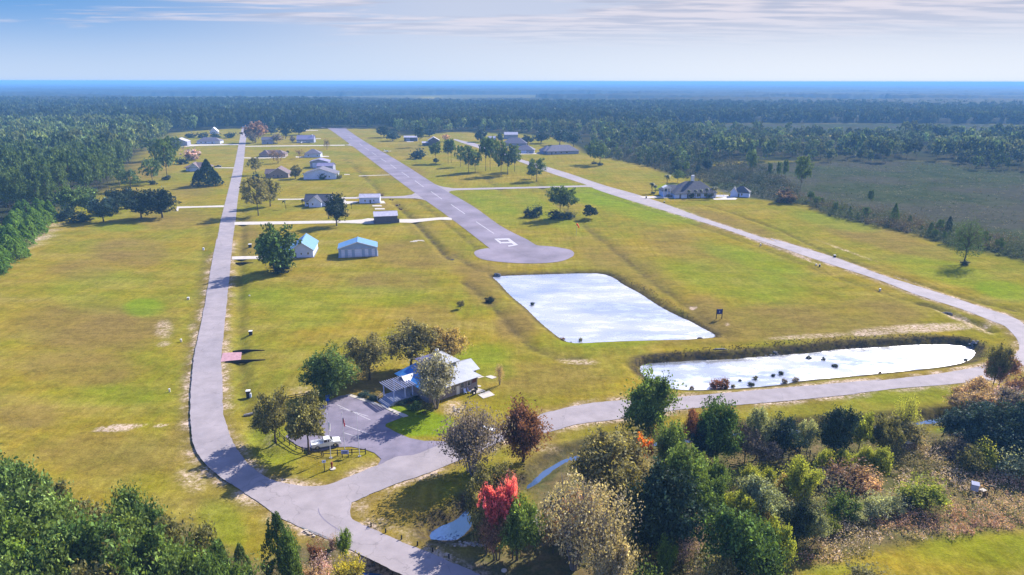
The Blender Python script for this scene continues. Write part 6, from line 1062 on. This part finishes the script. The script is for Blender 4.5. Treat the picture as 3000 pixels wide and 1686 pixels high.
def pedestal(x, y, ty, wpx, label, brick='black', cap='white', nm='pedestal'):
    p = G(x, y); z = gz_at(p.x, p.y); h = ht(x, y, ty); w_ = wpx * mpp(y) / 2 * (.8 if brick in ('white', 'wall_w') else 1); h *= .85 if brick == 'white' else 1; brick = 'concrete' if brick == 'white' else brick; root = empty(nm, (p.x, p.y, z), .2, label, 'utility box'); b = MB(); b.box(-w_, -w_, -.1, w_, w_, h - .12); b.build('body', M[brick], root); b = MB(); b.box(-w_ * 1.12, -w_ * 1.12, h - .118, w_ * 1.12, w_ * 1.12, h); b.build('cap', M[cap], root); return root
for x, y, ty, wd, lb, br in [(735, 981, 969, 9, 'dark utility pillar with white cap above the pink crossing', 'black'), (728, 1158, 1137, 11, 'larger black utility pillar with white cap below the pink crossing', 'black'), (734, 1159, 1147, 6, 'small white topped box touching the larger black pillar', 'wall_w'), (552, 877, 869, 7, 'small white box on the grass left of the street bend', 'white'), (531, 1000, 990, 5, 'tiny pale post left of the street near sandy patch', 'white'),
                         (497, 1148, 1137, 5, 'tiny leaning pale post left of the street lower down', 'white'), (596, 731, 724, 5, 'tiny box beside the street across from the blue roofed house', 'wall_w'), (733, 725, 715, 8, 'dark box with pale top near the short driveway', 'black'), (731, 868, 864, 4, 'tiny white marker right of the street', 'white'),
                         (2228, 720, 713, 4, 'small white marker below the curving road on the far right field', 'white'), (2445, 754, 746, 5, 'small dark topped marker above the curving road', 'black'), (2391, 778, 773, 4, 'small white box in the right field, left of a pair', 'white'), (2401, 782, 774, 3, 'thin black post in the right field, right of a pair', 'black'), (2578, 851, 843, 5, 'white capped box nearest the road bend', 'white'),
                         (2799, 1160, 1140, 9, 'brick pillar with white cap near the lower road', 'brick'), (1893, 582, 575, 3, 'dark mailbox post at the big white house driveway', 'black'), (1946, 594, 590, 3, 'dark marker on the grass below the big white house', 'black'), (2934, 1385, 1376, 3, 'thin white topped stake in the right scrub', 'wood'), (2947, 1400, 1390, 6, 'white topped stub in the right scrub', 'wood')]: pedestal(x, y, ty, wd, lb, br)
for i, (x, y) in enumerate([(225, 1072), (335, 1118), (455, 1168), (575, 1215), (690, 1262), (812, 1312)]):
    p = G(*T2(x, y)[0]); b = MB(); b.lathe([(.13, -.2), (.12, .75), (.04, .8)], 10); o = b.build('bollard', M['black']); o.location = (p.x, p.y, gz_at(p.x, p.y)); tag(o, ['first', 'second', 'third', 'fourth', 'fifth', 'sixth'][i] + ' black bollard from the fork along the road edge by the pool', 'bollard', 'black bollards along the road edge')
for i, (x, y) in enumerate([(1860, 850), (2110, 985)]):
    p = G(*B6(x, y)[0]); b = MB(); b.lathe([(.13, -.2), (.12, .7), (.04, .75)], 10); o = b.build('bollard', M['black']); o.location = (p.x, p.y, 0); tag(o, ['black bollard beside the yellow leaved shrub', 'black bollard just above the dark water corner'][i], 'bollard', 'black bollards along the road edge')
def headwall(x, y, wpx, hm_, label, rz=0, base=-1.0, hole=True, m='grey_conc', dn=.0):
    p = G(x, y); w_ = wpx * mpp(y) / 2; root = empty('headwall', (p.x, p.y, 0), rz, label, 'culvert'); b = MB(); b.prism([(-w_, base - .4), (w_, base - .4), (w_, base + hm_ * .75), (w_ * .45, base + hm_), (-w_ * .45, base + hm_), (-w_, base + hm_ * .75)], -.12, .12, 'y'); b.build('wall', M[m], root)
    if hole: b = MB(); b.tube((0, -.16, base + hm_ * .45), (0, -.124, base + hm_ * .45), hm_ * .24, n=16); b.build('pipe_mouth', M['black'], root)
headwall(*S0(2109, 1024)[0], 56, 2.0, 'wide grey concrete headwall with a round pipe on the long pond bank', .05, -1.75); headwall(*S0(1325, 762)[0], 11, 1.2, 'narrow concrete headwall between apron and ditch', .3, -.9); headwall(*S0(1457, 802)[0], 22, 1.1, 'concrete headwall at the corner of the rectangular pond', -.5, -1.0); headwall(*S0(2777, 915)[0], 26, 1.2, 'concrete headwall in the right ditch near the road bend', -.35, -1.2); headwall(*S0(2051, 985)[0], 16, .8, 'small concrete outlet at the right tip of the rectangular pond', 0, -1.2)
def dropwall(pts, d, label):
    P = [G(x, y) for x, y in pts]; b = MB()
    for a, c in zip(P[:-1], P[1:]): b.add([(a.x, a.y, .01), (c.x, c.y, .01), (c.x, c.y, -d), (a.x, a.y, -d), (a.x, a.y + .2, .01), (c.x, c.y + .2, .01), (c.x, c.y + .2, -d), (a.x, a.y + .2, -d)], [(0, 1, 2, 3), (4, 7, 6, 5), (0, 4, 5, 1), (3, 2, 6, 7), (0, 3, 7, 4), (1, 5, 6, 2)])
    tag(b.build('retaining_wall', M['black']), label, 'wall')
# culvert edges beside the pink crossing and the short driveway: low walls, black to put the ditch-edge shade into their colour
for pts, lb in [(R4(1700, 932, 1830, 928, 2003, 914), 'culvert edging coloured black as shade, near side of the pink crossing'), (R4(1755, 853, 1850, 850, 1996, 842), 'culvert edging coloured black as shade, far side of the pink crossing'), (T7(50, 1143, 180, 1146, 320, 1137), 'culvert edging coloured black as shade, below the short white driveway')]:
    P = [G(x, y) for x, y in pts]; b = MB(); d0 = .02
    for k, (a, c) in enumerate(zip(P[:-1], P[1:])): h0, h1 = ((.25, .55), (.55, .08))[k]; b.add([(a.x, a.y, h0), (c.x, c.y, h1), (c.x, c.y, -.6), (a.x, a.y, -.6), (a.x, a.y + .15, h0), (c.x, c.y + .15, h1), (c.x, c.y + .15, -.6), (a.x, a.y + .15, -.6)], [(0, 1, 2, 3), (4, 7, 6, 5), (0, 4, 5, 1), (3, 2, 6, 7), (0, 3, 7, 4), (1, 5, 6, 2)])
    tag(b.build('edging', M['black']), lb, 'edging')
P = [G(*q) for q in B6(910, 372, 1180, 486, 1340, 552, 1610, 665)]; b = MB()
for a, c in zip(P[:-1], P[1:]): b.add([(a.x, a.y, .03), (c.x, c.y, .03), (c.x, c.y, -1.2), (a.x, a.y, -1.2), (a.x + .15, a.y + .25, .03), (c.x + .15, c.y + .25, .03), (c.x + .15, c.y + .25, -1.2), (a.x + .15, a.y + .25, -1.2)], [(0, 1, 2, 3), (4, 7, 6, 5), (0, 4, 5, 1), (3, 2, 6, 7), (0, 3, 7, 4), (1, 5, 6, 2)])
tag(b.build('retaining_wall', M['grey_conc']), 'low concrete culvert wall along the lower road edge', 'wall')
p = G(*Zf(2060, 880, 8.04)(372, 435)[0]); root = empty('notice_board', (p.x, p.y, 0), .1, 'dark sign board on two legs by the rectangular pond', 'sign'); w_ = 1.0
for x in (-w_ * .9, w_ * .9): b = MB(); b.box(x - .09, -.09, -.1, x + .09, .09, 3.2); b.build('post', M['black'], root)
b = MB(); b.box(-w_ * .8, -.05, 1.5, w_ * .8, .05, 3.1); b.build('board', M['navyb'] if 'navyb' in M else M['flagb'], root); b = MB(); b.box(-.2, -.07, 2.0, .15, -.052, 2.6); b.build('lettering', M['wall_g'], root)
# windsock
p = G(1688, 691); h = ht(1688, 691, 656); root = empty('windsock', p, 0, 'orange windsock on a thin pole in the middle field', 'windsock'); b = MB(); b.tube((0, 0, 0), (0, 0, h), .06, .05); b.build('pole', M['wall_g'], root)
b = MB(); vs = [Vector((0, 0, h)), Vector((.5, -.1, h - .5)), Vector((1.0, -.2, h - 1.2)), Vector((1.3, -.3, h - 2.0))]
for i in range(3): b.tube(vs[i], vs[i + 1], .50 - .08 * i, .42 - .08 * i, 14, False)
b.build('sock', M['orange'], root)
# deer stand and scrap in the scrub
p = G(*P8(740, 1120)[0]); root = empty('hunting_stand', (p.x, p.y, 0), -.5, 'blue grey box blind with a pale lid standing in the right scrub', 'blind'); b = MB(); b.box(-.55, -.55, .9, .55, .55, 2.1); b.build('box', M['deck'], root); b = MB(); b.prism([(-.62, 2.1), (.62, 2.1), (.62, 2.28), (-.62, 2.15)], -.62, .62, 'x'); b.build('roof', M['wall_g'], root)
for x in (-.5, .5):
    for y in (-.5, .5): b = MB(); b.box(x - .05, y - .05, -.2, x + .05, y + .05, .9); b.build('leg', M['black'], root)
p = G(*P8(1010, 1110)[0]); root = empty('trough', (p.x, p.y, 0), .4, 'white rimmed trough left of a black frame in the right scrub', 'trough'); b = MB(); b.box(-.5, -.4, .0, .5, .4, .75); b.build('body', M['wood'], root); b = MB(); b.box(-.5, -.4, .75, .5, .4, .84); b.build('rim', M['concrete'], root)
p = G(*P8(1150, 1200)[0]); root = empty('frame_stand', (p.x, p.y, 0), -.5, 'black post with a slanted top bar in the right scrub', 'frame'); b = MB(); b.box(-.06, -.06, -.1, .06, .06, 2.3); b.box(.9, -.06, -.1, 1.02, .06, 2.1); b.build('post', M['black'], root); b = MB(); b.box(-.2, -.1, 2.3, 1.1, .1, 2.42); b.build('bar', M['black'], root)
p = G(*T3(1705, 475)[0]); root = empty('kiosk', (p.x, p.y, 0), .2, 'small shed with a flat white top near the creek end', 'shed'); b = MB(); b.box(-1.2, -.8, -.1, 1.2, .8, 1.5); b.build('wall', M['wood'], root); b = MB(); b.box(-1.5, -1.1, 1.5, 1.5, 1.1, 1.66); b.build('roof', M['white'], root)
p = G(*T2(1228, 1408)[0]); b = MB(); b.lathe([(.45, .0), (.45, .1), (.2, .12)], 8); o = b.build('cover', M['concrete']); o.location = (p.x, p.y, .0); tag(o, 'small pale concrete cover in the shade at the bottom centre', 'cover')
# timber and concrete scraps
def pile(pts, n_, s, m, label, name, cat, h=.35, seed=1, lng=2.0):
    rr = random.Random(seed); b = MB(); P = gp(pts); cx0, cy0 = P[0]; cx1, cy1 = P[-1]
    for i in range(n_):
        t_ = rr.random(); x = cx0 + (cx1 - cx0) * t_ + rr.uniform(-s, s) * .3; y = cy0 + (cy1 - cy0) * t_ + rr.uniform(-s, s) * .5; a = rr.uniform(-.5, .5); L0 = s * rr.uniform(.25, .5) * lng; w0 = s * rr.uniform(.12, .3); d = Vector((math.cos(a), math.sin(a))); e_ = Vector((-d.y, d.x)); q = [(x + d.x * i_ * L0 + e_.x * j_ * w0, y + d.y * i_ * L0 + e_.y * j_ * w0) for i_, j_ in ((-.5, -.5), (.5, -.5), (.5, .5), (-.5, .5))]; z = gz_at(x, y); hh = h * rr.uniform(.5, 1); b.add([(c[0], c[1], z - .1) for c in q] + [(c[0] * .9 + x * .1, c[1] * .9 + y * .1, z + hh) for c in q], [(3, 2, 1, 0), (4, 5, 6, 7), (0, 1, 5, 4), (1, 2, 6, 5), (2, 3, 7, 6), (3, 0, 4, 7)])
    o = b.build(name, M[m]); tag(o, label, cat, kind='stuff'); return o
pile(R5(535, 22, 605, 12), 14, 2.6, 'concrete', 'scattered pale planks on the grass right of the blue roofed hangar', 'planks', 'planks', .12, 2); pile(T2(840, 170, 880, 205), 10, 1.4, 'rock', 'pale stones beside the clubhouse lawn', 'rocks', 'rocks', .3, 3, 1); pile(T2(860, 1210, 1090, 1200), 26, 1.3, 'rock', 'pale rubble at the near rim of the blue pool', 'rocks', 'rocks', .25, 4, 1)
pile(R6(2120, 790, 2230, 775), 26, 1.8, 'grey_conc', 'broken grey rubble on the right bank of the long pond', 'rocks', 'rocks', .4, 5, 1); pile(R6(640, 850, 740, 830), 20, 1.6, 'grey_conc', 'grey rubble patch on the long pond bank', 'rocks', 'rocks', .4, 6, 1); pile(B6(960, 430, 1150, 510), 12, 1.2, 'rock', 'pale stones spilling beside the culvert wall', 'rocks', 'rocks', .25, 7, 1)
for i, (x, y) in enumerate([(2400, 183), (2490, 250), (2540, 310)]):
    pile(T7(x - 30, y, x + 30, y + 6), 8, 1.6, 'brick', ['upper', 'middle', 'lowest'][i] + ' heap of dark brown debris by the pale barn ditch', 'debris', 'debris', .7, 20 + i, 1)
# ------------------------------------------------------------ haze
hm = bpy.data.materials.new('haze'); hm.use_nodes = True; t = hm.node_tree; t.nodes.clear()
ho = t.nodes.new('ShaderNodeOutputMaterial'); pv = t.nodes.new('ShaderNodeVolumePrincipled'); t.links.new(pv.outputs[0], ho.inputs['Volume'])
pv.inputs['Color'].default_value = (.21, .50, .95, 1); pv.inputs['Density'].default_value = 1.85e-4; pv.inputs['Anisotropy'].default_value = 0.0
b = MB(); b.box(-75000, -320, -4, 75000, 75000, CAM_H + 2)
ob = b.build('haze', hm); tag(ob, 'thin blue haze over the distant forest', 'haze', kind='stuff')
